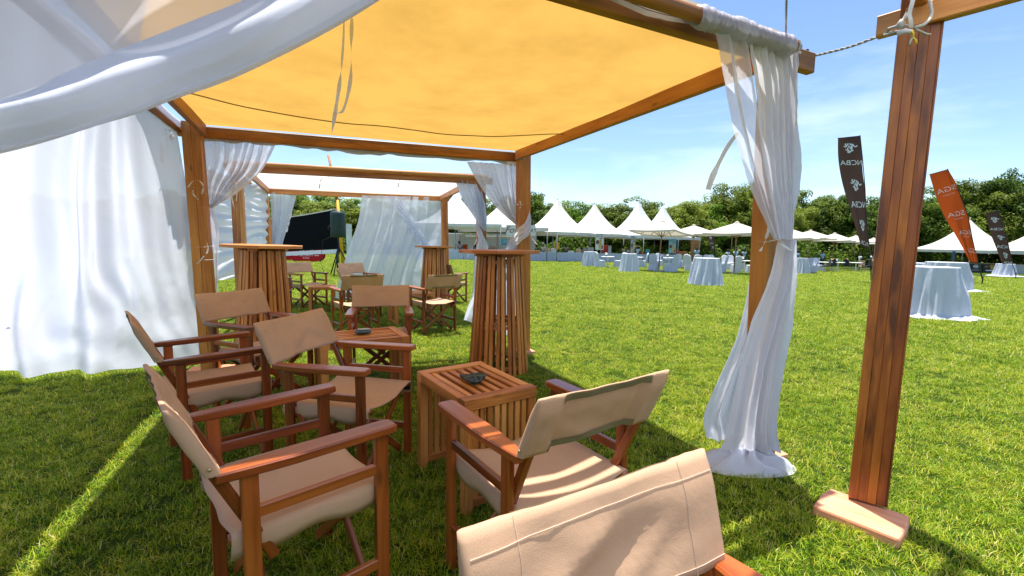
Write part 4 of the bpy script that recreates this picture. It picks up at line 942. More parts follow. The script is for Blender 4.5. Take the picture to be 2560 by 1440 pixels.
# ashtrays
p = Vector((-.19, 2.25, gz(-.2, 2.25) + .545))
hp = []
for i in range(36):
    a = 2 * PI * i / 36; hp.append((.0045 * 16 * math.sin(a) ** 3, .0045 * (13 * math.cos(a) - 5 * math.cos(2 * a) - 2 * math.cos(3 * a) - math.cos(4 * a))))
t = empty('ashtray', p, R(-105), 'dark green heart shaped stone ashtray on the nearest slatted table', 'ashtray')
mb = MB(); V = []; F = []; n = 36
for sc, z in ((.78, .0), (.98, .012), (1.0, .022), (.93, .024), (.84, .014), (.5, .010)): V += [Vector((x * sc, y * sc, z)) for x, y in hp]
for l in range(5):
    for i in range(n): j = (i + 1) % n; F.append((l * n + i, l * n + j, (l + 1) * n + j, (l + 1) * n + i))
F += [tuple(range(n - 1, -1, -1)), tuple(range(5 * n, 6 * n))]
mb.add(V, F, [[(0, 0)] * len(f) for f in F]); mb.build('bowl', M['stone'], t, True)
mb = MB()
for i in range(0, 36, 2): mb.lathe([(.004, 0), (.0045, .003), (.002, .005)], 6, (hp[i][0] * .965, hp[i][1] * .965, .022))
for i in range(7): a = i * .9; mb.tube([(.02 * math.cos(a), .02 * math.sin(a) + .005, .012), (.034 * math.cos(a + .5), .034 * math.sin(a + .5) + .005, .017)], .0035, 5)
mb.build('carved_relief', M['stone'], t, True)
p = Vector((-1.18, 3.52, gz(-1.2, 3.5) + .515))
t = empty('ashtray', p, 0, 'round dark ashtray with a pale stub across its rim', 'ashtray')
MB().lathe([(.035, 0), (.06, .01), (.068, .022), (.062, .023), (.05, .012), (.0, .010)], 24).build('bowl', M['stone'], t, True)
MB().tube([(-.045, .03, .026), (.04, .045, .029)], .006, 8).build('stub', M['board_white'], t, True)

# ------------------------------------------------------------------ slatted bar tables
def bar_table(x, y, rz, lb, H=1.185, rt=.40, r0=.285, r1=.205, tilt=0, ns=34, gapat=None):
    t = empty('bar_table', (x, y, gz(x, y)), rz, lb, 'bar table', 'slatted cone shaped bar tables'); pw = M['pine']; t.rotation_euler = (0, tilt, rz)
    n8 = 10; top = MB(); poly = [(rt * math.cos(2 * PI * (i + .5) / n8), rt * math.sin(2 * PI * (i + .5) / n8)) for i in range(n8)]
    # tabletop: boards side by side, clipped to the many-sided outline
    nb = 5; w_ = 2 * rt / nb
    def clip(P, sx, keep):
        o_ = []
        for i in range(len(P)):
            a, b = P[i], P[(i + 1) % len(P)]; ia, ib = keep * (a[0] - sx) >= 0, keep * (b[0] - sx) >= 0
            if ia: o_.append(a)
            if ia != ib: f = (sx - a[0]) / (b[0] - a[0]); o_.append((sx, a[1] + f * (b[1] - a[1])))
        return o_
    for i in range(nb):
        P = clip(clip(poly, -rt + i * w_ + .0012, 1), -rt + (i + 1) * w_ - .0012, -1)
        Mx = Matrix(((0, 1, 0, 0), (1, 0, 0, 0), (0, 0, 1, 0), (0, 0, 0, 1)))
        P2 = [(y_, x_) for x_, y_ in P][::-1]
        MB().prism(P2, H - .028, H + .001 * (i % 2)).build('top_board', pw, t)
    MB().bar((-.24, 0, H - .045), (.24, 0, H - .045), .09, .032, ch=.003).build('top_batten', pw, t)
    MB().bar((0, -.24, H - .047), (0, .24, H - .047), .09, .034, ch=.003).build('top_batten', pw, t)
    Hs = H - .062
    sm = MB().bar((r0, 0, 0), (r1, 0, Hs), .034, .020, up=(1, 0, 0), ch=.002, w1=.030).mesh('slat')
    for i in range(ns):
        a = 2 * PI * i / ns
        o_ = obj('slat', sm, pw, t); o_.rotation_euler = (0, 0, a + (.02 if i % 2 else -.015)); o_.location = (0, 0, .004 * (i % 3))
    for z in (.075, .46, .50, Hs - .05):
        r_ = r0 + (r1 - r0) * z / Hs - .012; ri = r_ - .03; V = []; F = []; n = 40
        for (q_, zz) in ((r_, z - .014), (r_, z + .014), (ri, z + .014), (ri, z - .014)): V += [Vector((q_ * math.cos(2 * PI * i / n), q_ * math.sin(2 * PI * i / n), zz)) for i in range(n)]
        for l in range(4):
            for i in range(n): j = (i + 1) % n; l2 = (l + 1) % 4; F.append((l * n + i, l * n + j, l2 * n + j, l2 * n + i))
        MB().add(V, F, [[(i * .05, 0), (i * .05 + .05, 0), (i * .05 + .05, .03), (i * .05, .03)] for l in range(4) for i in range(n)]).build('ring', pw, t)
    return t
bar_table(-.125, 4.36, .3, 'front slatted bar table in front of the right back post', ns=30)
bar_table(-2.67, 4.78, .1, 'left slatted bar table behind the chair with sun patches', tilt=R(1.2))
bar_table(-1.56, 8.95, .5, 'farthest slatted bar table beside the fluted post', tilt=R(.8))
# ------------------------------------------------------------------ people
def skin_mesh(name, verts, edges, radii, root=0, levels=1):
    me = bpy.data.meshes.new(name); bm = bmesh.new(); ly = bm.verts.layers.skin.verify(); vs = [bm.verts.new(v) for v in verts]
    for a, b in edges: bm.edges.new((vs[a], vs[b]))
    for i, v in enumerate(vs):
        r_ = radii[i]; v[ly].radius = r_ if hasattr(r_, '__len__') else (r_, r_); v[ly].use_root = (i == root)
    bm.to_mesh(me); bm.free()
    o = bpy.data.objects.new(name, me); COL.objects.link(o)
    s = o.modifiers.new('skin', 'SKIN'); s.use_smooth_shade = True
    b = o.modifiers.new('sub', 'SUBSURF'); b.levels = levels; b.render_levels = levels
    bpy.context.view_layer.update()
    ev = bpy.data.meshes.new_from_object(o.evaluated_get(bpy.context.evaluated_depsgraph_get()))
    bpy.data.objects.remove(o); ev.name = name
    ev.polygons.foreach_set('use_smooth', [True] * len(ev.polygons)); ev.materials.clear(); return ev
def person_meshes(pose):
    """faces +Y. pose: stand, work (forearms forward), lean (bent over a counter)"""
    bend = {'stand': 0, 'work': .08, 'lean': .45}[pose]
    def b(x, y, z):
        if z > .95: d = z - .95; return (x, y + d * math.sin(bend), .95 + d * math.cos(bend) if bend else z)
        return (x, y, z)
    V = [b(0, 0, .95), b(0, .0, 1.15), b(0, .0, 1.36), b(0, .0, 1.47), b(0, .012, 1.56), b(0, .02, 1.66), b(0, .01, 1.73)]
    Rr = [(.15, .11), (.125, .095), (.15, .10), .05, (.072, .085), (.082, .098), (.045, .05)]
    E_ = [(i, i + 1) for i in range(6)]
    if pose == 'stand': arm = [(.17, 0, 1.40), (.23, -.02, 1.15), (.23, .06, .92), (.225, .10, .82)]
    else: arm = [(.17, 0, 1.40), (.23, .0, 1.14), (.17, .24, 1.08), (.15, .33, 1.07)]
    for s in (-1, 1):
        n = len(V); V += [b(s * x, y, z) for x, y, z in arm]; Rr += [.058, .043, .033, .03]; E_ += [(2, n), (n, n + 1), (n + 1, n + 2), (n + 2, n + 3)]
        h_ = V[n + 3]; d = Vector(V[n + 3]) - Vector(V[n + 2]); d.normalize(); sd = d.cross(Vector((0, 0, 1))) if pose != 'stand' else Vector((0, 1, 0)); sd = sd.normalized()
        for k_ in range(4):
            f0 = Vector(h_) + d * .03 + sd * (-.027 + .018 * k_); m_ = len(V); V += [tuple(f0), tuple(f0 + d * (.045 + .008 * (k_ in (1, 2)))) ]; Rr += [.010, .007]; E_ += [(n + 3, m_), (m_, m_ + 1)]
        th = Vector(h_) + sd * .035 * (1 if s > 0 else 1); m_ = len(V); V += [tuple(th), tuple(th + d * .04 + sd * .01)]; Rr += [.011, .008]; E_ += [(n + 3, m_), (m_, m_ + 1)]
        n = len(V); V += [(s * .09, 0, .87), (s * .10, .01, .48), (s * .10, -.02, .08), (s * .11, .10, .035)]; Rr += [.085, .055, .04, (.04, .03)]; E_ += [(0, n), (n, n + 1), (n + 1, n + 2), (n + 2, n + 3)]
    n = len(V); V += [b(0, .11, 1.645)]; Rr += [.016]; E_ += [(5, n)]          # nose
    for s in (-1, 1): n = len(V); V += [b(s * .09, .0, 1.64)]; Rr += [.018]; E_ += [(5, n)]
    body = skin_mesh('body', V, E_, Rr)
    V = [b(0, 0, .90), b(0, 0, 1.15), b(0, 0, 1.36), b(0, 0, 1.45)]; Rr = [(.175, .13), (.15, .115), (.17, .12), (.075, .075)]; E_ = [(0, 1), (1, 2), (2, 3)]
    for s in (-1, 1): n = len(V); V += [b(s * arm[0][0], arm[0][1], arm[0][2]), b(s * (arm[0][0] * .45 + arm[1][0] * .55), (arm[0][1] + arm[1][1]) / 2, 1.25)]; Rr += [.075, .066]; E_ += [(2, n), (n, n + 1)]
    shirt = skin_mesh('shirt', V, E_, Rr)
    V = [(0, 0, .96), (0, 0, .88)]; Rr = [(.165, .125), (.16, .13)]; E_ = [(0, 1)]
    for s in (-1, 1): n = len(V); V += [(s * .09, 0, .80), (s * .10, .012, .48), (s * .10, -.015, .10)]; Rr += [.098, .072, .062]; E_ += [(1, n), (n, n + 1), (n + 1, n + 2)]
    trousers = skin_mesh('trousers', V, E_, Rr)
    mb = MB(); prof = [(.0, .115), (.05, .105), (.085, .07), (.100, .02), (.096, -.03), (.06, -.05), (.0, -.05)]; c_ = Vector(b(0, -.006, 1.665)); mb.lathe(prof[::-1], 14, c_); hair = mb.mesh('hair', True)
    # eyes and mouth
    ey = MB()
    for s in (-1, 1): ey.lathe([(.004, -.012), (.012, -.004), (.012, .004), (.004, .012)], 6, b(s * .033, .108, 1.672))
    ey.box(b(0, .112, 1.60), (.045, .01, .010)); eyes = ey.mesh('face', True)
    return body, shirt, trousers, hair, eyes
PM = {p_: person_meshes(p_) for p_ in ('stand', 'work', 'lean')}
def slot(o, mt):
    if not o.data.materials: o.data.materials.append(mt)
    o.material_slots[0].link = 'OBJECT'; o.material_slots[0].material = mt
def person(px, Y, pose, face, shirt, lb, trousers='trousers_dark', hat=None, h=1.72, py=640):
    p = at(px, py, Y); t = empty('person', (p.x, p.y, gz(p.x, p.y)), R(face), lb, 'person', 'people working and waiting across the lawn'); s = h / 1.78; t.scale = (s, s, s)
    bo, sh, tr, ha, ey = PM[pose]
    for nm, me, mt in (('body', bo, 'skin'), ('shirt', sh, shirt), ('trousers', tr, trousers), ('hair', ha, 'hair'), ('face', ey, 'hair')):
        o = obj(nm, me, None, t); slot(o, M[mt])
    hz = 1.70; hy = {'stand': 0, 'work': .06, 'lean': .30}[pose]; hz = {'stand': 1.71, 'work': 1.705, 'lean': 1.63}[pose]
    if hat == 'chef': MB().lathe([(.09, 0), (.095, .05), (.12, .10), (.125, .16), (.09, .20), (.0, .21)], 14, (0, hy, hz)).build('hat', M['white_paint'], t, True)
    elif hat == 'straw': MB().lathe([(.0, .0), (.19, -.01), (.20, .0), (.11, .02), (.10, .10), (.05, .12), (.0, .12)], 16, (0, hy, hz)).build('hat', M['straw'], t, True)
    elif hat == 'cap':
        mb = MB(); mb.lathe([(.098, -.01), (.10, .02), (.08, .06), (.0, .08)], 14, (0, hy, hz)); mb.prism([(-.07, .08), (.07, .08), (.05, .18), (-.05, .18)], hz, hz + .012, Matrix.Translation((0, hy, 0))); mb.build('hat', M['shirt_tan'], t, True)
    return t

# ------------------------------------------------------------------ text helper
def text_mesh(s, size, shear=0., sx=1.):
    c = bpy.data.curves.new('letters', 'FONT'); c.body = s; c.size = size; c.shear = shear; c.align_x = 'CENTER'; c.align_y = 'CENTER'; c.resolution_u = 3; c.fill_mode = 'FRONT'
    o = bpy.data.objects.new('letters', c); COL.objects.link(o); bpy.context.view_layer.update()
    me = bpy.data.meshes.new_from_object(o.evaluated_get(bpy.context.evaluated_depsgraph_get())); bpy.data.objects.remove(o); bpy.data.curves.remove(c)
    bm = bmesh.new(); bm.from_mesh(me); bmesh.ops.subdivide_edges(bm, edges=[e for e in bm.edges if e.calc_length() > size * .35], cuts=2)
    bmesh.ops.triangulate(bm, faces=bm.faces[:]); bm.to_mesh(me); bm.free()
    for v in me.vertices: v.co.x *= sx
    return me
def map_mesh(me, f):
    for v in me.vertices: v.co = f(v.co.x, v.co.y)
    me.update(); return me
def letters(parent, s, size, M4, mat, shear=0., sx=1., name='lettering', sol=True):
    me = text_mesh(s, size, shear, sx); me.transform(M4); return obj(name, me, M[mat], parent)
def flatM(x, y, z, rz=0): return Matrix.Translation((x, y, z)) @ Matrix.Rotation(rz, 4, 'Z') @ Matrix.Rotation(PI / 2, 4, 'X')

# ------------------------------------------------------------------ peaked tents
def tent(px, py, Y, s, ze, yaw, lb, mat='tent_cream', p=2.2, val=.30):
    c = at(px, py, Y); g0 = gz(c.x, c.y); zp = c.z - g0
    t = empty('peaked_tent', (c.x, c.y, g0), R(yaw), lb, 'tent', 'white peaked tents along the far side')
    def rf(k_, n):
        def f(u, v):
            r_ = 1 - v * .985; x = (-.5 + u) * s * r_; y = -.5 * s * r_; z = ze + (zp - ze) * (1 - r_) ** p
            z -= .10 * (1 - (2 * u - 1) ** 2) * r_ * (1 - r_) * 1.2 - .012 * vn(u * 6 + n, v * 6)
            a = k_ * PI / 2; return Vector((x * math.cos(a) - y * math.sin(a), x * math.sin(a) + y * math.cos(a), z))
        return f
    for k_ in range(4): MB().grid(rf(k_, k_ * 3.1), 14, 16, s, s * .7).build('roof_panel', M[mat], t, True)
    MB().tube([(0, 0, zp - .15), (0, 0, zp + .18)], [.05, .025], 8).build('peak_cap', M[mat], t, True)
    for k_ in range(4):
        def vf(u, v, k_=k_):
            x = (-.5 + u) * s; y = -.5 * s - .012 + .012 * math.sin(u * 40); z = ze - val * v * (1 - (.10 * abs(math.sin(u * s * 7)) if v > .9 else 0)) + .012 * vn(u * 9 + k_, v)
            a = k_ * PI / 2; return Vector((x * math.cos(a) - y * math.sin(a), x * math.sin(a) + y * math.cos(a), z))
        MB().grid(vf, 64, 4, s, .3).build('valance', M[mat], t, True)
    for sx in (-1, 1):
        for sy in (-1, 1):
            MB().tube([(sx * s * .49, sy * s * .49, 0), (sx * s * .49, sy * s * .49, ze)], .04, 8).build('pole', M['steel'], t, True)
    for a_, b_ in (((-1, -1), (1, -1)), ((1, -1), (1, 1)), ((1, 1), (-1, 1)), ((-1, 1), (-1, -1))):
        MB().tube([(a_[0] * s * .485, a_[1] * s * .485, ze - .05), (b_[0] * s * .485, b_[1] * s * .485, ze - .05)], .03, 6).build('eave_bar', M['steel'], t, True)
    return t
tent(1140, 478, 42.5, 8.2, 3.15, 4, 'largest peaked tent at the left end, over the white cabin', 'tent')
tent(1250, 510, 43.5, 8.2, 3.0, 4, 'peaked tent carrying the food sign, partly behind the corner post', 'tent')
tent(1394, 497, 44.5, 6.2, 2.78, 40, 'peaked tent just right of the pavilion corner post, its corner turned to us')
tent(1487, 508, 46.5, 6.0, 2.8, 40, 'peaked tent above the first leaf printed snack board')
tent(1597, 503, 47.5, 6.0, 2.8, 38, 'tall peaked tent behind the leaning cream umbrella', 'tent')
tent(1658, 512, 51.0, 6.0, 2.85, 38, 'right hand last of the row of tall peaked tents', 'tent')
tent(2425, 548, 48.5, 7.6, 2.33, 3, 'low wide peaked tent behind the orange flag')
tent(2590, 575, 50.5, 8., 2.35, 3, 'peaked tent cut off by the right edge of the photo')

# ------------------------------------------------------------------ white cabin behind the first tents
c = at(1215, 600, 47.5); g0 = gz(c.x, c.y); t = empty('white_cabin', (c.x, c.y, g0), R(4), 'white cabin with horizontal siding and a plank door under the first tents', 'cabin')
MB().box((0, 1.2, 1.3), (10.6, 2.2, 2.6)).build('body', M['white_paint'], t)
bm_ = MB().bar((-.0, 0, 0), (3.35, 0, 0), .04, .24, ch=.01).mesh('siding_board')
for col in range(2):
    for r_ in range(9):
        o_ = obj('siding_board', bm_, M['white_paint'], t); o_.location = (-2.2 + col * 3.5, .08, .22 + r_ * .265); o_.rotation_euler = (R(-12), 0, 0)
for i in range(3): MB().bar((-2.28 + 3.5 * i, .06, 0), (-2.28 + 3.5 * i, .06, 2.6), .12, .08, up=(0, 1, 0)).build('cover_strip', M['white_paint'], t)
dm = MB().bar((0, 0, .1), (0, 0, 2.5), .17, .04, up=(0, 1, 0), ch=.008).mesh('door_plank')
for i in range(9): o_ = obj('door_plank', dm, M['white_paint'], t); o_.location = (-4.0 + i * .18, .07, 0)
MB().box((-3.1, .03, 1.35), (.06, .08, .18)).build('door_handle', M['board_grey'], t)
# ------------------------------------------------------------------ counters with skirting
def counter(p, q, lb, h=.86):
    p = Vector(p); q = Vector(q); m_ = (p + q) / 2; g0 = gz(m_.x, m_.y); d = (q - p); ln = d.length; d.normalize()
    t = empty('serving_counter', (m_.x, m_.y, g0), math.atan2(d.y, d.x), lb, 'counter', 'skirted serving counters under the tents')
    MB().box((0, .38, h), (ln, .76, .04)).build('counter_top', M['linen'], t)
    nfo = int(ln * 5)
    def sk(u, v):
        x = (-.5 + u) * ln; a = 2 * PI * nfo * u; return Vector((x, -.02 - .03 * (.35 + .65 * v) * (math.sin(a + vn(u * 40, 1)) + .4 * math.sin(2.3 * a)), h - .005 - v * (h - .02)))
    MB().grid(sk, nfo * 6, 3, ln, h).build('skirting', M['skirt'], t, True)
    return t
cp = [at(1040, 640, 37.3), at(1160, 640, 38.3), at(1196, 640, 38.8), at(1300, 640, 40.4), at(1392, 640, 41.5), at(1462, 640, 43.2), at(1555, 640, 44.2), at(1622, 640, 45.5), at(1702, 640, 46.5)]
cp = [Vector((p.x, p.y)) for p in cp]
for i, lb in enumerate(('skirted counter in front of the white cabin door', 'short skirted counter in front of the white siding', 'skirted counter under the food sign', 'long skirted counter left of the yellow notice', 'skirted counter right of the yellow notice', 'skirted counter behind the two drum shaped tables', 'skirted counter under the leaning umbrella', 'skirted counter at the right end of the tent row')):
    counter(cp[i], cp[i + 1] - (cp[i + 1] - cp[i]).normalized() * .06, lb)
def goods(px, Y, name, lb, fn, mat, py=628):
    p = at(px, py, Y); z = gz(p.x, p.y) + .885; mb = MB(); fn(mb); o = mb.build(name, M[mat], smooth=False); o.location = (p.x, p.y, z); return tag(o, lb, name.replace('_', ' '))
def dish(w_):
    def f(mb):
        mb.prism([(-w_, -.17), (w_, -.17), (w_ * 1.05, 0), (w_, .17), (-w_, .17), (-w_ * 1.05, 0)], 0, .12)
        mb.tube([(-w_, 0, .13), (-w_ * .6, 0, .24), (w_ * .6, 0, .24), (w_, 0, .13)], [.10, .17, .17, .10], 10)
    return f
def crate(a, b_, h_):
    def f(mb): mb.box((0, 0, h_ / 2), (a, b_, h_), ch=.02); mb.box((0, 0, h_ + .01), (a * 1.04, b_ * 1.04, .03), ch=.008)
    return f
goods(1369, 41.9, 'serving_dish', 'domed serving dish left of the yellow notice', dish(.25), 'beige_plastic'); goods(1383, 42.0, 'serving_dish', 'pale domed serving dish beside the yellow notice', dish(.2), 'white_paint')
goods(1446, 43.4, 'serving_dish', 'tan domed dish on the counter between the tents', dish(.22), 'beige_plastic'); goods(1427, 43.0, 'napkin_box', 'low white box on the counter right of the bent person', crate(.5, .3, .14), 'white_paint')
goods(1463, 44.3, 'metal_box', 'dark grey metal box left of the snack board', crate(.5, .4, .52), 'grey_box'); goods(1476, 44.2, 'metal_box', 'pale grey metal box left of the snack board', crate(.6, .4, .52), 'board_grey')
goods(1524, 44.6, 'poster_stand', 'small grey poster standing on the counter', crate(.32, .1, .75), 'board_grey'); goods(1512, 45.6, 'cool_box', 'red topped cool box behind the snack board', crate(.5, .4, .82), 'red_plastic')
goods(1603, 45.8, 'bottle_rack', 'low red rack on the counter beside the man in a straw hat', crate(.4, .2, .22), 'red_plastic'); goods(1619, 46.9, 'turquoise_box', 'turquoise box under the tent', crate(.45, .08, .5), 'blue_plastic')
goods(1641, 46.9, 'tray', 'long dark tray on the last counter', crate(1.7, .4, .10), 'grey_box'); goods(1692, 47.8, 'red_bin', 'red bin at the end of the last counter', crate(.35, .3, .55), 'red_plastic'); goods(1703, 47.9, 'wooden_crate', 'yellow brown crate past the last counter', crate(.9, .5, .4), 'orange_board', 640)
goods(1231, 40.3, 'carton', 'brown rounded carton on the counter before the siding', dish(.35), 'brown_box'); goods(1163, 39.5, 'cushion', 'orange striped cushion by the cabin door', crate(.4, .15, .45), 'orange_flag', 622)

# food sign
c = at(1302, 576, 38.9); t = empty('food_sign', (c.x, c.y, gz(c.x, c.y)), R(2), 'white hanging sign reading Food COURT, half hidden by the twisted drape', 'sign'); zc = c.z - gz(c.x, c.y)
MB().box((0, 0, zc), (2.55, .05, .92), ch=.01).build('board', M['board_white'], t)
letters(t, 'Food', .78, flatM(-.58, -.032, zc + .02), 'print_brown', .35); letters(t, 'COURT', .42, flatM(.66, -.032, zc - .02), 'print_black', 0, .95)
for s in (-1, 1): MB().tube([(s * 1.1, 0, zc + .45), (s * 1.1, 0, zc + .75)], .012, 5).build('hanger', M['rope'], t)
# snack boards
def goat_board(px, py, Y, w_, h_, bg_, lb, full=True, tilt=0):
    c = at(px, py, Y); g0 = gz(c.x, c.y); zc = c.z - g0; t = empty('snack_board', (c.x, c.y, g0), R(tilt), lb, 'sign', 'tall snack boards with a printed goat')
    MB().box((0, 0, zc), (w_, .04, h_), ch=.006).build('board', M[bg_], t)
    letters(t, 'GOAT', .30 * w_, flatM(0, -.026, zc + h_ * .41), 'print_black', 0, 1.05); letters(t, 'SNACKS', .24 * w_, flatM(0, -.026, zc + h_ * .30), 'print_black', 0, 1.05)
    y = -.021
    def pr(poly, mat, dz=0): MB().prism([(a * w_, b_ * h_) for a, b_ in poly], y - .004 - dz, y - dz, Matrix(((1, 0, 0, 0), (0, 0, 1, 0), (0, 1, 0, zc), (0, 0, 0, 1)))).build('printed_shape', M[mat], t)
    pr([(-.08, -.45), (.3, -.45), (.32, -.16), (.22, -.08), (-.02, -.08), (-.1, -.2)], 'goat_tan'); pr([(-.05, -.06), (.2, -.08), (.26, .06), (.2, .16), (.06, .18), (-.02, .1)], 'goat_tan', .005)
    pr([(.1, .17), (.28, .2), (.42, .17), (.44, .21), (.25, .25), (.1, .21)], 'goat_brown', .006); pr([(-.02, .17), (-.06, .23), (.06, .21), (.06, .17)], 'goat_brown', .006)
    pr([(-.44, -.12), (-.2, -.16), (-.05, -.1), (-.08, .06), (-.25, .1), (-.42, .05)], 'goat_brown', .008); pr([(.24, -.45), (.42, -.42), (.40, -.2), (.30, -.25)], 'goat_brown', .009)
    pr([(.10, .06), (.14, .06), (.14, .09), (.10, .09)], 'print_black', .010); pr([(.0, .0), (.08, -.03), (.1, -.02), (.02, .02)], 'print_black', .010)
    for s in (-1, 1): MB().tube([(s * w_ * .3, .04, 0), (s * w_ * .3, .04, zc - h_ / 2 + .1)], .02, 6).build('leg', M['steel'], t)
    return t
goat_board(1499, 604, 41.6, .76, 1.50, 'board_white', 'white goat snacks board under the third and fourth tents')
goat_board(1582, 612, 42.6, .52, 1.70, 'board_grey', 'narrow grey goat snacks board beside the man in a straw hat', tilt=30)
goat_board(1681, 615, 45.0, .72, 1.42, 'board_teal', 'pale blue goat snacks board under the last tent')
c = at(1392, 614, 40.9); t = empty('notice', (c.x, c.y, gz(c.x, c.y)), 0, 'yellow notice fixed to a pale post at the tent corner', 'sign'); zc = c.z - gz(c.x, c.y)
MB().box((0, 0, zc), (.46, .03, .62), ch=.01).build('panel', M['yellow_paint'], t)
for i in range(5): MB().box((-.08 + .05 * (i % 3), -.022, zc + .2 - .1 * i), (.18, .012, .05)).build('printed_line', M['goat_brown'], t)
MB().tube([(0, .05, 0), (0, .05, zc + .2)], .06, 8).build('post', M['white_paint'], t)
c = at(1259, 603, 41.0); t = empty('poster', (c.x, c.y, gz(c.x, c.y)), 0, 'bright food poster standing on the counter under the food sign', 'poster'); zc = c.z - gz(c.x, c.y)
MB().box((0, 0, zc), (.55, .03, .80), ch=.006).build('panel', M['poster_blue'], t); MB().box((.02, -.02, zc + .32), (.38, .012, .13)).build('headline', M['yellow_paint'], t)
for i in range(4): MB().lathe([(.0, 0), (.09, .01), (.06, .03), (0, .03)], 10, (-.14 + .1 * i, -.03, zc - .28 + .1 * (i % 2))).build('printed_dish', M[['orange_board', 'board_white', 'goat_tan', 'orange_board'][i]], t)
c = at(1738, 612, 48.); t = empty('sign_column', (c.x, c.y, gz(c.x, c.y)), 0, 'orange brown sign column behind the blue shirted person', 'sign'); MB().box((0, 0, 1.25), (.85, .3, 2.5), ch=.02).build('column', M['orange_board'], t)
for i in range(4): MB().box((-.05, -.155, 2.0 - .28 * i), (.45, .012, .07)).build('printed_line', M['goat_brown'], t)

# ------------------------------------------------------------------ umbrellas
def umbrella(px, py, Y, s, lb, yaw=40, lean=0, drop=.62):
    c = at(px, py, Y); g0 = gz(c.x, c.y); zp = c.z - g0; t = empty('market_umbrella', (c.x, c.y, g0), R(yaw), lb, 'umbrella', 'cream market umbrellas'); t.rotation_euler = (0, R(lean), R(yaw))
    ze = zp - drop
    for k_ in range(4):
        def f(u, v, k_=k_):
            r_ = 1 - v * .96; x = (-.5 + u) * s * r_; y = -.5 * s * r_; z = ze + drop * (1 - r_) ** 1.0 - .05 * (1 - (2 * u - 1) ** 2) * r_; a = k_ * PI / 2
            return Vector((x * math.cos(a) - y * math.sin(a), x * math.sin(a) + y * math.cos(a), z))
        MB().grid(f, 10, 6, s, s * .5).build('canopy_panel', M['umbrella'], t, True)
        def g_(u, v, k_=k_):
            x = (-.5 + u) * s; y = -.5 * s - .004; z = ze - .05 * (1 - (2 * u - 1) ** 2) - .10 * v; a = k_ * PI / 2
            return Vector((x * math.cos(a) - y * math.sin(a), x * math.sin(a) + y * math.cos(a), z))
        MB().grid(g_, 12, 1, s, .1).build('valance', M['umbrella'], t, True)
    for k_ in range(8):
        a = k_ * PI / 4 + PI / 4; l = s / 2 * (1.41 if k_ % 2 == 0 else 1.) * .97
        MB().bar((.03 * math.cos(a), .03 * math.sin(a), zp - .07), (l * math.cos(a), l * math.sin(a), ze - (.03 if k_ % 2 == 0 else .085)), .03, .03).build('rib', M['umb_pole'], t)
        MB().bar((.03 * math.cos(a), .03 * math.sin(a), ze - .28), (l * .5 * math.cos(a), l * .5 * math.sin(a), (zp + ze) / 2 - .09), .025, .025).build('strut', M['umb_pole'], t)
    MB().tube([(0, 0, 0), (0, 0, zp - .02)], .035, 8).build('pole', M['umb_pole'], t, True)
    MB().lathe([(.03, 0), (.15, -.01), (.13, .05), (.03, .09)], 12, (0, 0, zp - .03)).build('finial', M['umbrella'], t)
    MB().lathe([(.3, 0), (.3, .06), (.05, .1), (.05, .3)], 14).build('base', M['steel'], t, True)
    return t
umbrella(1652, 553, 26.5, 2.75, 'leaning cream umbrella in front of the last two tall tents', 47, 5)
umbrella(1735, 563, 33.0, 2.75, 'cream umbrella behind, just right of the leaning one', 44)
umbrella(1843, 556, 26.5, 2.75, 'widest cream umbrella, left of the tied drape', 43)
umbrella(1832, 566, 36.0, 2.7, 'cream umbrella hidden behind the widest one', 40)
umbrella(1978, 572, 31.0, 2.9, 'cream umbrella half hidden by the tied drape', 46)
umbrella(2027, 576, 37.0, 3.0, 'third cream umbrella from the dark post, behind the drape one', 40)
umbrella(2087, 583, 40.5, 2.8, 'cream umbrella in front of the tall brown flag pole', 45)
umbrella(2140, 589, 47.0, 2.8, 'cream umbrella just behind the tall brown flag', 42)
umbrella(2184, 595, 53.0, 2.8, 'farthest cream umbrella beside the dark post', 45)

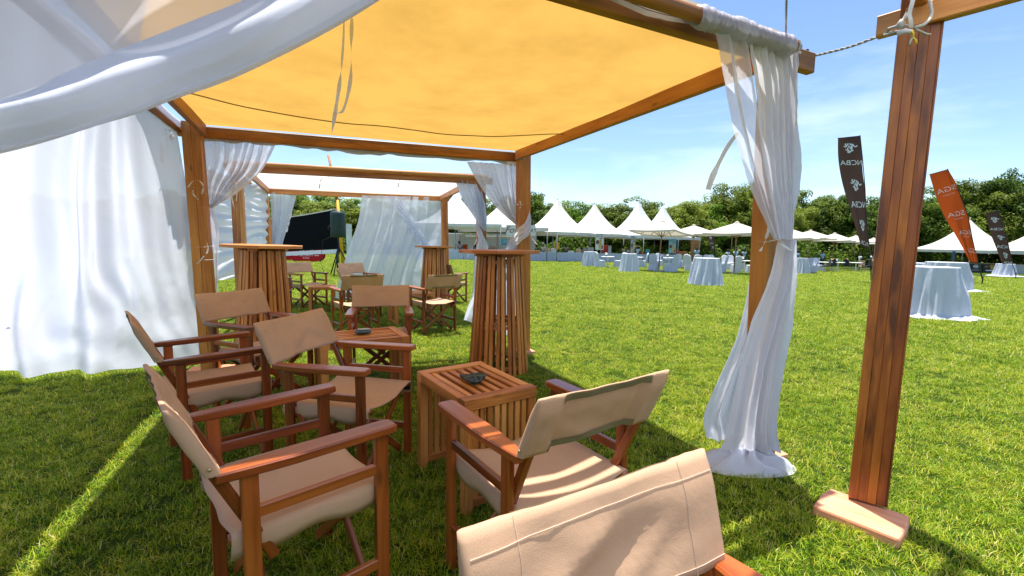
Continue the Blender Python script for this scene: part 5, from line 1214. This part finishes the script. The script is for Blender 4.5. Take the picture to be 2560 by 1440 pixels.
# ------------------------------------------------------------------ covered chairs, cafe tables, drum tables
def covered_chair():
    t = empty('covered_chair', label='c', cat='chair', group='white covered banquet chairs'); w_ = .23
    def sk(u, v):
        a = 2 * PI * u; k_ = 1.0 + .14 * v; sq = max(abs(math.cos(a)), abs(math.sin(a))); x, y = math.cos(a) / sq, math.sin(a) / sq
        gap = .055 * v * (1 - max(0, abs(abs(x) - abs(y)) < .25)) if v > .3 else 0
        rr = 1 - (.10 * math.cos(4 * a) * v * .5 + .05 * v)
        return Vector((x * w_ * k_ * rr, y * w_ * k_ * rr, .47 - v * (.46 - .03 * (1 + math.cos(4 * a)))))
    mb = MB(); mb.grid(sk, 48, 10, 2, .5); mb.grid(lambda u, v: sk(u, 0) * v + Vector((0, 0, .47 * (1 - v) + .02 * (1 - v * v))), 48, 3, 1, .3); mb.build('seat_cover', M['spandex'], t, True)
    n = 24; prof = []
    for i in range(n + 1):
        f = i / n
        if f < .4: prof.append((-.215 + .015 * f / .4, .44 + f / .4 * .42))
        elif f > .6: prof.append((.20 + .015 * (f - .6) / .4, .86 - (f - .6) / .4 * .42))
        else: a = PI * (1 - (f - .4) / .2); prof.append((.20 * math.cos(a), .86 + .13 * math.sin(a)))
    V = []; F = []
    for x, z in prof:
        y = -.20 - .13 * (z - .44) / .5
        V += [Vector((x, y + .035, z - .0)), Vector((x * 1.04, y + .015, z + .012)), Vector((x * 1.04, y - .02, z + .012)), Vector((x, y - .04, z))]
    for i in range(n):
        for k_ in range(3): F.append((i * 4 + k_, i * 4 + k_ + 1, i * 4 + 5 + k_, i * 4 + 4 + k_))
    mb = MB(); mb.add(V, F, [[(0, 0)] * 4 for _ in F])
    mb.add([V[i * 4] for i in range(n + 1)], [tuple(range(n, -1, -1))], [[(v.x, v.z) for v in [V[i * 4] for i in range(n, -1, -1)]]]); mb.add([V[i * 4 + 3] for i in range(n + 1)], [tuple(range(n + 1))], [[(V[i * 4].x, V[i * 4].z) for i in range(n + 1)]])
    mb.build('back_cover', M['spandex'], t, True); return t
cc0 = covered_chair(); first = True
CC = [(1500, 30.5, -70, 'covered chair facing right beside the first drum table'), (1546, 31, 60, 'covered chair between the two drum tables, back to us'), (1566, 36, 190, 'covered chair whose rounded top shows over the second drum table'), (1606, 32.5, 75, 'covered chair right of the second drum table'), (1634, 27.0, -25, 'covered chair in front, back to us, left of its pair'), (1678, 26.2, 35, 'covered chair in front, back to us, right of its pair'), (1648, 36, 180, 'pale covered chair behind the front pair under the umbrella'), (1694, 33, 150, 'covered chair facing us right of the front pair'), (1709, 36.5, 10, 'grey shaded covered chair left of the draped square table'), (1727, 29, -60, 'covered chair turned right behind the draped table at centre'), (1738, 31, 0, 'covered chair with its back to us behind the draped centre table'), (1768, 33, 170, 'shaded covered chair behind the draped centre table'), (1783, 35.5, 185, 'far pale blue covered chair above the draped centre table'), (1803, 27.5, 55, 'covered chair turned left at the right edge of the draped centre table'), (1815, 32.5, 175, 'dim covered chair below the three standing people'), (1826, 34, 160, 'thin sliver of covered chair left of the rounded one'), (1841, 28.5, -8, 'rounded covered chair, back to us, under the widest umbrella'), (1851, 34.5, 180, 'covered chair facing us under the widest umbrella'), (1879, 28.2, 75, 'covered chair partly hidden by the tied drape'), (1890, 34, 160, 'far covered chair by the tied drape'), (2018, 31.5, 0, 'covered chair just right of the tied drape'), (2031, 31, 60, 'covered chair beside the navy chairs'), (2046, 35, 180, 'far covered chair behind the navy chairs')]
for px, Y, a, lb in CC:
    c = cc0 if first else dup(cc0); first = False; p = at(px, 660, Y); c.location = (p.x, p.y, gz(p.x, p.y)); c.rotation_euler = (0, 0, R(a)); c['label'] = lb; c.scale = (1.06, 1.06, 1.08)
def cafe_table():
    t = empty('cafe_table', label='t', cat='table', group='white cafe tables'); MB().lathe([(.0, .715), (.42, .715), (.43, .73), (.42, .745), (.0, .745)], 20).build('table_top', M['white_paint'], t)
    MB().lathe([(.06, 0), (.045, .1), (.035, .4), (.05, .68), (.1, .715)], 12).build('pedestal', M['white_paint'], t, True)
    for k_ in range(4): a = k_ * PI / 2 + .4; MB().bar((0, 0, .08), (.34 * math.cos(a), .34 * math.sin(a), .02), .05, .035).build('foot', M['white_paint'], t)
    return t
ct0 = cafe_table(); first = True
vz = None
for px, Y, lb, vs in [(1519, 30.8, 'cafe table between the first drum table and a covered chair', 1), (1592, 32.3, 'cafe table just right of the second drum table', 1), (1659, 27.4, 'cafe table between the front pair of covered chairs', 1), (1672, 34.0, 'cafe table behind the front pair under the umbrella', 1), (1763, 32.0, 'cafe table behind the draped centre table', 2), (1861, 29.5, 'cafe table left of the tied drape', 1), (2063, 33.5, 'cafe table between the navy chairs', 0), (2140, 36, 'far cafe table between the navy chair pairs', 0), (2095, 34.5, 'cafe table right of the navy chairs under the umbrella', 1), (2036, 37.5, 'far cafe table right of the tied drape', 1)]:
    c = ct0 if first else dup(ct0); first = False; p = at(px, 660, Y); g0 = gz(p.x, p.y); c.location = (p.x, p.y, g0); c['label'] = lb; c.scale = (1.05, 1.05, 1.05)
    for v_ in range(vs):
        e = empty('flower_pot', (p.x - .12 + .55 * v_ - (.2 if vs == 2 else 0), p.y, g0 + .783), 0, 'white flower pot on the ' + lb + (', second of two' if v_ else ''), 'flower pot', 'white pots on the cafe tables')
        MB().lathe([(.045, .0), (.05, .1)], 8).build('stem', M['foliage_b'], e); MB().lathe([(.05, .10), (.09, .24), (.085, .25), (.0, .2)], 10).build('pot', M['white_paint'], e, True)
def drum_table(px, py, Y, rad, h_, lb, seed, flare=.12, pud=.0, nf=9, stretch=1.):
    p = at(px, py, Y); g0 = gz(p.x, p.y); t = empty('draped_table', (p.x, p.y, g0), seed, lb, 'table', 'high tables under white cloths')
    def f(u, v):
        a = 2 * PI * u; k_ = nf * a + seed + 1.2 * vn(u * 5, seed); A = (.075 + .05 * vn(u * 8, seed)) * min(1, v * 1.8) ** .8 * (rad / .42) ** .5; r_ = rad + flare * v ** 1.3 * (1 + .3 * vn(math.cos(a) * 2 + 3, math.sin(a) * 2 + seed)) + A * (1.5 * (1 - abs(math.sin(k_ * .5)) ** .6) - .5 + .5 * math.sin(1.7 * k_ + v * 2.5) + .2 * math.sin(3.9 * k_))
        z = h_ * (1 - v)
        if v > .93: r_ += pud * (v - .93) / .07 * (.6 + .6 * max(0, math.cos(a + seed - .2))); z = max(.012, z) + .01 * (1 + vn(u * 20, 2))
        return Vector((r_ * math.cos(a) * stretch, r_ * math.sin(a), max(z, .01)))
    mb = MB(); mb.grid(f, 120, 26, 3, 1.1); mb.grid(lambda u, v: Vector((rad * v * math.cos(2 * PI * u) * stretch, rad * v * math.sin(2 * PI * u), h_)), 60, 2, 1, .4); mb.build('tablecloth', M['linen'], t, True)
    MB().lathe([(rad * .97, h_ - .03), (rad * .97, h_ - .006)], 24).build('table_top', M['white_paint'], t); MB().tube([(0, 0, .02), (0, 0, h_ - .03)], .03, 8).build('pedestal', M['steel'], t)
    return t
drum_table(1474, 650, 31.9, .41, 1.07, 'first drum shaped cloth table by the skirted counter', 1.3)
drum_table(1572, 655, 25.4, .40, 1.04, 'second drum shaped cloth table, with upright folds, left of the front chairs', 2.2)
drum_table(1765, 680, 16.7, .45, 1.01, 'cloth covered table alone on the lawn left of the tied drape', 3.4, .14)
drum_table(2003, 665, 29, .34, 1.05, 'cloth covered table just right of the tied drape', 4.1)
drum_table(2318, 730, 9.35, .46, 1.04, 'nearest cloth covered table, right of the dark post, cloth trailing on the grass', .3, .12, .26, 8)
drum_table(2362, 690, 17.6, .62, 1.10, 'cloth covered table behind the nearest one, its cloth trailing right', .1, .1, .5, 11)
drum_table(2285, 680, 20.5, .50, 1.02, 'cloth covered table glimpsed between the dark post and its neighbours', 2.7)
drum_table(2512, 675, 36.5, .55, 1.0, 'distant cloth covered table below the small brown flag', 3.0, .15, .6)
def navy_chair():
    t = empty('navy_chair', label='n', cat='chair', group='navy banquet chairs with gold edges')
    MB().box((0, 0, .44), (.42, .42, .07), ch=.02).build('seat', M['navy'], t)
    mb = MB(); P = [(-.20, 0), (.20, 0), (.20, .36), (.14, .44), (0, .47), (-.14, .44), (-.20, .36)]; Mx = Matrix.Translation((0, -.22, .48)) @ Matrix.Rotation(R(100), 4, 'X'); mb.prism(P, 0, .05, Mx); mb.build('backrest', M['navy'], t)
    MB().tube([Mx @ Vector((x * 1.03, y * 1.02, .025)) for x, y in P[1:] + P[:1]], .014, 6).build('back_frame', M['gold'], t, True)
    for sx in (-1, 1):
        for sy in (-1, 1): MB().tube([(sx * .18, sy * .18, .42), (sx * .19, sy * .22, 0)], .013, 6).build('leg', M['gold'], t)
    return t
nc0 = navy_chair(); first = True
for px, Y, a, lb in [(2062, 33, 70, 'navy chair facing left, just right of the covered chairs'), (2073, 33.8, 20, 'navy chair with its back to us beside the first navy one'), (2122, 36.5, -70, 'navy chair facing right below the tall brown flag'), (2166, 37.5, 80, 'navy chair partly behind the tall flag pole')]:
    c = nc0 if first else dup(nc0); first = False; p = at(px, 660, Y); c.location = (p.x, p.y, gz(p.x, p.y)); c.rotation_euler = (0, 0, R(a)); c['label'] = lb; c.scale = (1.1, 1.1, 1.12)
p = at(2157, 660, 38.5); t = empty('plastic_chair', (p.x, p.y, gz(p.x, p.y)), R(160), 'beige plastic chair with slots in its back, under the far umbrella', 'chair')
MB().box((0, 0, .43), (.46, .44, .04), ch=.01).build('seat', M['beige_plastic'], t)
for i in range(5): MB().bar((-.2 + .1 * i, -.21, .44), (-.2 + .1 * i, -.27, .86), .05, .02, up=(0, 1, 0)).build('back_slat', M['beige_plastic'], t)
MB().bar((-.25, -.275, .88), (.25, -.275, .88), .03, .08).build('back_rail', M['beige_plastic'], t)
for sx in (-1, 1):
    for sy in (-1, 1): MB().bar((sx * .2, sy * .19, .42), (sx * .23, sy * .22, 0), .05, .04).build('leg', M['beige_plastic'], t)

# ------------------------------------------------------------------ people
person(1152, 38.8, 'lean', 160, 'shirt_mauve', 'person bending over the counter near the cabin door')
person(1190, 39.8, 'stand', 20, 'shirt_black', 'person in black standing before the white siding')
person(1276, 41.6, 'work', 150, 'shirt_grey', 'person in grey beside the food poster')
person(1338, 43.0, 'work', -90, 'shirt_tan', 'person in tan with a cap turned right near the corner post', hat='cap', h=1.62)
person(1357, 42.9, 'work', 175, 'shirt_white', 'cook in white with a tall white hat', hat='chef', h=1.66)
person(1413, 43.9, 'lean', 185, 'shirt_mauve', 'person bending low over the counter right of the yellow notice', h=1.75)
person(1472, 45.0, 'lean', 200, 'shirt_tan', 'person stooping behind the grey metal boxes', h=1.65)
person(1558, 46.2, 'stand', 170, 'shirt_tan', 'person in a tan shirt standing under the tall tent')
person(1570, 45.9, 'stand', 100, 'shirt_white', 'person in a white blouse left of the grey board', h=1.58)
person(1594, 45.2, 'stand', -20, 'shirt_pale', 'person in a straw hat and pale blue shirt', 'trousers_blue', hat='straw')
person(1741, 38.5, 'work', 170, 'shirt_blue', 'person in a bright blue shirt by the orange sign column', h=1.7)
person(1819, 42, 'stand', 20, 'shirt_pale', 'first of three people standing behind the covered chairs', h=1.62)
person(1839, 40.5, 'stand', -5, 'shirt_pale', 'middle one of the three people, in pale grey blue')
person(1860, 41.5, 'stand', 5, 'shirt_grey', 'right hand one of the three people, in grey green')
person(1996, 42, 'stand', 40, 'shirt_blue', 'person in light blue beside the tied drape')
person(2056, 42, 'stand', 0, 'shirt_blue', 'person in sky blue under the third umbrella', h=1.75)
person(2151, 42, 'stand', 80, 'shirt_white', 'person in a white uniform seen from the side by the far umbrella', 'trousers_dark', h=1.6)
person(2183, 43, 'lean', 60, 'shirt_white', 'person in white bending by the dark post')
person(2282, 36, 'work', 30, 'shirt_blue', 'person with a wide straw hat just right of the dark post', hat='straw', h=1.65)

# ------------------------------------------------------------------ feather flags
CHEV = [(-.55, .62), (-.2, .7), (.15, .72), (.5, .75), (-.75, .3), (-.35, .28), (.05, .3), (.42, .42), (-.15, -.05), (.2, -.02), (.02, -.38), (.3, -.4)]
def flag(Lpx, Rpx, foot, Y, mat, lb, texts, group='feather flags on poles', tipx=None, ripple=.05):
    Lw = [at(a, b, Y) for a, b in Lpx]; Rw = [at(a, b, Y) for a, b in Rpx]; ft = at(*foot, Y); ft.z = gz(ft.x, ft.y); o_ = Vector((ft.x, ft.y, ft.z)); t = empty('feather_flag', o_, 0, lb, 'flag', group)
    P = lambda s, v: cr(Lw, v).lerp(cr(Rw, v), s) + Vector((0, ripple * math.sin(5 * v + 4 * s) + .03 * math.sin(17 * v * s + 2), 0)) - o_
    MB().grid(P, 16, 44, 1, 4).build('sail', M[mat], t, True)
    MB().tube([Rw[0] - o_ + Vector((0, 0, .05))] + [P(1.02, v) for v in (0, .25, .5, .75, 1)] + [Vector((0, 0, .25))], [.012, .014, .016, .018, .02, .022, .024], 8).build('pole', M['black_metal'], t, True)
    MB().tube([Vector((0, 0, .45)), Vector((0, 0, -.05))], [.03, .02], 8).build('ground_spike', M['black_metal'], t, True)
    MB().tube([P(-.02, 0), P(1.02, 0)], .016, 6).build('top_bar', M['black_metal'], t, True)
    asp = (Lw[0] - Rw[0]).length / (cr(Lw, 1) - cr(Lw, 0)).length
    for kind, s0, v0, sc in texts:
        mir = lambda x, y: P(s0 - x, v0 - y * asp) + Vector((0, -.012, 0))        # the print shows through from the back, so it reads mirrored
        if kind == 'logo':
            mb = MB()
            for i, (cx, cy) in enumerate(CHEV):
                a = [0.2, 2.1, .9, 2.6, 1.6, .4, 2.4, 1.2, 3.0, .7, 1.9, 2.8][i]
                for sg in (-1, 1):
                    b_ = a + sg * .75; x1, y1 = cx + .33 * math.cos(b_), cy + .33 * math.sin(b_); dx, dy = -.075 * math.sin(b_), .075 * math.cos(b_)
                    q4 = [(cx - dx, cy - dy), (x1 - dx, y1 - dy), (x1 + dx, y1 + dy), (cx + dx, cy + dy)]
                    mb.add([mir(x * sc, y * sc) for x, y in q4], [(0, 1, 2, 3)], [[(0, 0)] * 4])
            mb.build('printed_emblem', M['print_white'], t)
        else:
            me = map_mesh(text_mesh(kind, sc, 0, 1.12 if kind == 'SGA' else .95), mir); obj('lettering', me, M['print_white' if mat != 'orange_flag' else 'print_pink'], t)
    return t
nc = [('logo', .5, .15, .32), ('NCBA', .52, .28, .36), ('logo', .54, .50, .32), ('NCBA', .55, .645, .36), ('logo', .58, .82, .27), ('NCBA', .5, .955, .32)]
flag([(2096, 345), (2099, 400), (2110, 465), (2132, 545), (2150, 612)], [(2149, 340), (2154, 400), (2161, 470), (2168, 545), (2174, 622)], (2177, 707), 21.4, 'brown_flag', 'tall brown flag with white emblem and mirrored letters', nc)
sg = [('SGA', .5, .22, .40), ('SECURITY', .5, .275, .12), ('SGA', .5, .48, .40), ('SECURITY', .5, .53, .12), ('SGA', .55, .69, .38), ('SECURITY', .55, .735, .12), ('SGA', .6, .87, .36)]
flag([(2325, 436), (2344, 490), (2366, 545), (2393, 595), (2424, 655)], [(2368, 424), (2392, 472), (2417, 535), (2433, 595), (2446, 656)], (2455, 713), 22.2, 'orange_flag', 'orange red flag with mirrored letters leaning at the right', sg)
flag([(2467, 532), (2475, 570), (2487, 610), (2505, 660)], [(2494, 527), (2508, 570), (2523, 612), (2532, 660)], (2539, 697), 31.6, 'brown_flag', 'small brown flag with white emblem beyond the orange one', [('logo', .5, .2, .32), ('NCBA', .5, .36, .36), ('logo', .5, .55, .32), ('NCBA', .5, .71, .36), ('logo', .52, .85, .28), ('NCBA', .52, .965, .34)])
flag([(1765, 575), (1769, 592), (1775, 612), (1780, 628)], [(1778, 572), (1782, 592), (1786, 612), (1788, 627)], (1790, 650), 45., 'brown_flag_open', 'little brown flag half hidden behind the widest umbrella', [('logo', .5, .4, .3), ('NCBA', .5, .6, .3), ('logo', .5, .8, .3)])

# ------------------------------------------------------------------ booth fronts under the right hand tents
for px, w_, mat, lb, kind in ((2440, 1.35, 'print_black', 'black booth front with a pale picture, below the orange flag', 0), (2477, 1.45, 'print_black', 'black booth front with a yellow paw print', 1), (2410, 1.2, 'board_grey', 'grey booth table left of the black booth front', 2), (2552, 1.9, 'board_grey', 'pale grey booth front at the right edge', 2)):
    c = at(px, 662, 45.2); g0 = gz(c.x, c.y); t = empty('booth_front', (c.x, c.y, g0), 0, lb, 'booth table', 'booth tables under the right hand tents')
    MB().box((0, .3, .45), (w_, .6, .9), ch=.01).build('cloth_front', M[mat], t); MB().box((0, .3, .92), (w_ + .06, .66, .04)).build('table_top', M['brown_box'], t)
    if kind == 1:
        for x, z, r_ in ((.12, .52, .13), (-.06, .68, .06), (.06, .76, .06), (.2, .76, .06), (.31, .68, .06)): MB().lathe([(r_, 0), (r_, .01)], 12).build('printed_paw', M['yellow_paint'], t); q_ = bpy.data.objects[COL.objects[-1].name]; q_.rotation_euler = (PI / 2, 0, 0); q_.location = (x, -.008, z)
        letters(t, 'ME', .22, flatM(-.42, -.008, .62), 'yellow_paint'); MB().box((.0, -.006, .25), (.9, .012, .10)).build('printed_line', M['print_white'], t)
    if kind == 0:
        MB().lathe([(.0, 0), (.3, .0), (.3, .012), (0, .012)], 14).build('printed_picture', M['board_grey'], t); q_ = COL.objects[-1]; q_.rotation_euler = (PI / 2, 0, 0); q_.location = (.05, -.002, .62); q_.scale = (1.2, .6, 1)
        for z in (.2, .3): MB().box((0, -.006, z), (.8, .012, .03)).build('printed_line', M['board_grey'], t)
c = at(2385, 628, 45.5); t = tag(MB().bar((0, 0, 0), (0, 0, -.9), .28, .05, up=(0, 1, 0)).build('hanging_shirt', M['trousers_blue']), 'blue cloth hanging from the eave of the low wide tent', 'cloth'); t.location = c

# ------------------------------------------------------------------ loudspeaker, black screen, red pop-up banners, yellow pole
Ys = 16.0; c = at(845, 560, Ys); g0 = gz(c.x, c.y); t = empty('loudspeaker', (c.x, c.y, c.z), R(-12), 'loudspeaker under a dark green cover on the tripod', 'loudspeaker')
mb = MB(); P = []
for i in range(20): a = 2 * PI * i / 20; P.append((.24 * math.copysign(abs(math.cos(a)) ** .6, math.cos(a)), .20 * math.copysign(abs(math.sin(a)) ** .6, math.sin(a))))
V = []; lv = [(-.47, .94), (-.45, 1.02), (-.2, 1.0), (.1, .98), (.36, .96), (.42, .9), (.45, .6), (.455, .0)]
for z, s in lv: V += [Vector((x * s + .006 * vn(x * 9, z * 8), y * s + .012 * vn(y * 11 + 3, z * 9), z + .01 * vn(x * 8, y * 8))) for x, y in P]
F = [(l * 20 + i, l * 20 + (i + 1) % 20, (l + 1) * 20 + (i + 1) % 20, (l + 1) * 20 + i) for l in range(len(lv) - 1) for i in range(20)] + [tuple(range(19, -1, -1))]
mb.add(V, F, [[(0, 0)] * len(f) for f in F]); mb.build('cover', M['green_cover'], t, True)
MB().tube([(-.25, -.1, -.05), (-.33, -.12, -.15), (-.25, -.12, -.22)], .012, 6).build('cover_strap', M['green_cover'], t, True)
t = empty('speaker_tripod', (c.x, c.y, g0), 0, 'black tripod stand carrying the covered loudspeaker', 'tripod stand'); hz = c.z - g0 - .47
MB().tube([(0, 0, .25), (0, 0, hz + .1)], .02, 8).build('pole', M['black_metal'], t, True)
for k_ in range(3):
    a = k_ * 2 * PI / 3 + .5; MB().tube([(0, 0, 1.05), (.5 * math.cos(a), .5 * math.sin(a), .0)], .022, 6).build('leg', M['black_metal'], t, True)
    MB().tube([(0, 0, .4), (.25 * math.cos(a), .25 * math.sin(a), .52)], .012, 5).build('brace', M['black_metal'], t, True)
MB().tube([(-.05, -.05, hz + .1), (-.5, -.1, hz - .1), (-.62, -.1, hz * .4), (-.45, -.15, .02), (.1, -.3, .02)], .007, 5).build('cable', M['black_metal'], t, True)
Yq = 19.; tl, tr_, bl, br = at(640, 552, Yq - 1), at(838, 524, Yq), at(640, 632, Yq - 1), at(846, 622, Yq)
t = empty('screen', (tl.x, tl.y, gz(tl.x, tl.y)), 0, 'large black sagging screen with a white hem behind the loudspeaker', 'screen'); o_ = t.location.copy()
def scr(u, v): p = tl.lerp(tr_, u).lerp(bl.lerp(br, u), v); p.z -= .22 * u * (1 - u) * (1 - v); return p - o_ + Vector((0, .05 * math.sin(4 * u + 3 * v) + .02 * vn(u * 8, v * 5), 0))
MB().grid(scr, 40, 20, 3, 1.5).build('black_sheet', M['black_cloth'], t, True)
MB().grid(lambda u, v: scr(u, 1) + Vector((0, 0, -.16 * v - .02)), 40, 2, 3, .2).build('white_hem', M['linen'], t, True)
MB().grid(lambda u, v: scr(u, 0) + Vector((0, -.01, .05 * v)), 40, 1, 3, .2).build('top_hem', M['flap'], t, True)
for p in (tl, tr_): MB().tube([Vector((p.x, p.y + .08, gz(p.x, p.y))) - o_, Vector((p.x, p.y + .08, p.z + .05)) - o_], .04, 8).build('support_pole', M['black_metal'], t, True)
MB().box(at(873, 605, Yq + .1) - o_, (.22, .06, 1.5)).build('side_panel', M['white_paint'], t)
def popup(px, py, Y, w_, h_, yaw, lb, txt=True):
    c = at(px, py, Y); g0 = gz(c.x, c.y); t = empty('pop_up_banner', (c.x, c.y, g0), R(yaw), lb, 'banner', 'red oval pop up banners on the grass')
    for s, nm in ((-1, 'front_sheet'), (1, 'rear_sheet')):
        P = [(w_ / 2 * math.copysign(abs(math.cos(a)) ** .75, math.cos(a)), h_ / 2 + h_ / 2 * math.copysign(abs(math.sin(a)) ** .75, math.sin(a))) for a in [2 * PI * i / 36 for i in range(36)]]
        Mx = Matrix(((1, 0, 0, 0), (0, -s * .0 + .16 * s / h_ * -1, 1, s * .18), (0, 1, 0, 0), (0, 0, 0, 1)))
        MB().prism(P, -.004, .004, Mx).build(nm, M['red_banner'], t)
        MB().tube([Mx @ Vector((x, y, 0)) for x, y in P + P[:1]], .012, 6).build('hoop', M['black_metal'], t, True)
    if txt:
        for s_, z, sz in (('SGA', h_ * .66, h_ * .40), ('SECURITY', h_ * .40, h_ * .14)):
            me = text_mesh(s_, sz, 0, 1.3); Mt = Matrix(((1, 0, 0, 0), (0, .16 / h_, 1, -.18 - .012 + .16 / h_ * z), (0, 1, 0, z), (0, 0, 0, 1))); me.transform(Mt); obj('lettering', me, M['print_white'], t)
        for sx in (-1, 1): MB().box((sx * w_ * .30, -.18 - .012 + .16 * .40, h_ * .40), (w_ * .13, .006, h_ * .03)).build('printed_line', M['print_white'], t)
        for i in range(4): MB().box((-.15 + .1 * i, -.18 - .012 + .16 * .25, h_ * .25), (.05, .006, .05)).build('printed_mark', M['print_white'], t)
    return t
popup(768, 640, 26.5, 2.05, 1.0, 0, 'red oval banner reading SECURITY below the black screen')
popup(728, 640, 27.2, 1.5, .95, 25, 'brownish end of a second red oval banner behind the first', False)
popup(20, 765, 4.75, .66, .60, 15, 'red oval banner glowing pink through the left drape', False)
c = at(858, 650, 24.); q0 = at(843, 500, 24.); q1 = at(821, 388, 24.); g0 = gz(c.x, c.y)
t = empty('guy_pole', (c.x, c.y, g0), 0, 'slanting yellow pole rising behind the white roofed pavilion', 'pole'); o_ = t.location.copy()
MB().tube([Vector((0, 0, -.1)), q0 - o_], [.09, .08], 10).build('yellow_section', M['yellow_paint'], t, True); MB().tube([q0 - o_, q1 - o_], [.07, .06], 10).build('upper_section', M['orange_board'], t, True)
MB().tube([at(836, 425, 7.6), at(855, 440, 7.8), at(868, 462, 8.2), at(876, 474, 8.6)], .008, 5)
for px in (812, 1008):
    a_ = at(px, 432, 6.45 if px < 900 else 6.85); P = [a_, a_ + Vector((-.03, -.02, -.05)), a_ + Vector((-.06, -.02, -.14)), a_ + Vector((-.08, -.01, -.22))]
    mb = MB(); tie(mb, P, .02, .4); tie(mb, [a_ + Vector((-.08, 0, .0)), a_, a_ + Vector((.06, -.02, -.02)), a_ + Vector((.05, -.02, -.08))], .018, 1.4); tag(mb.build('bow_ribbon', M['ribbon'], None, True), 'white bow tied on the front rod of the white roofed pavilion, %s one' % ('left' if px < 900 else 'right'), 'ribbon')
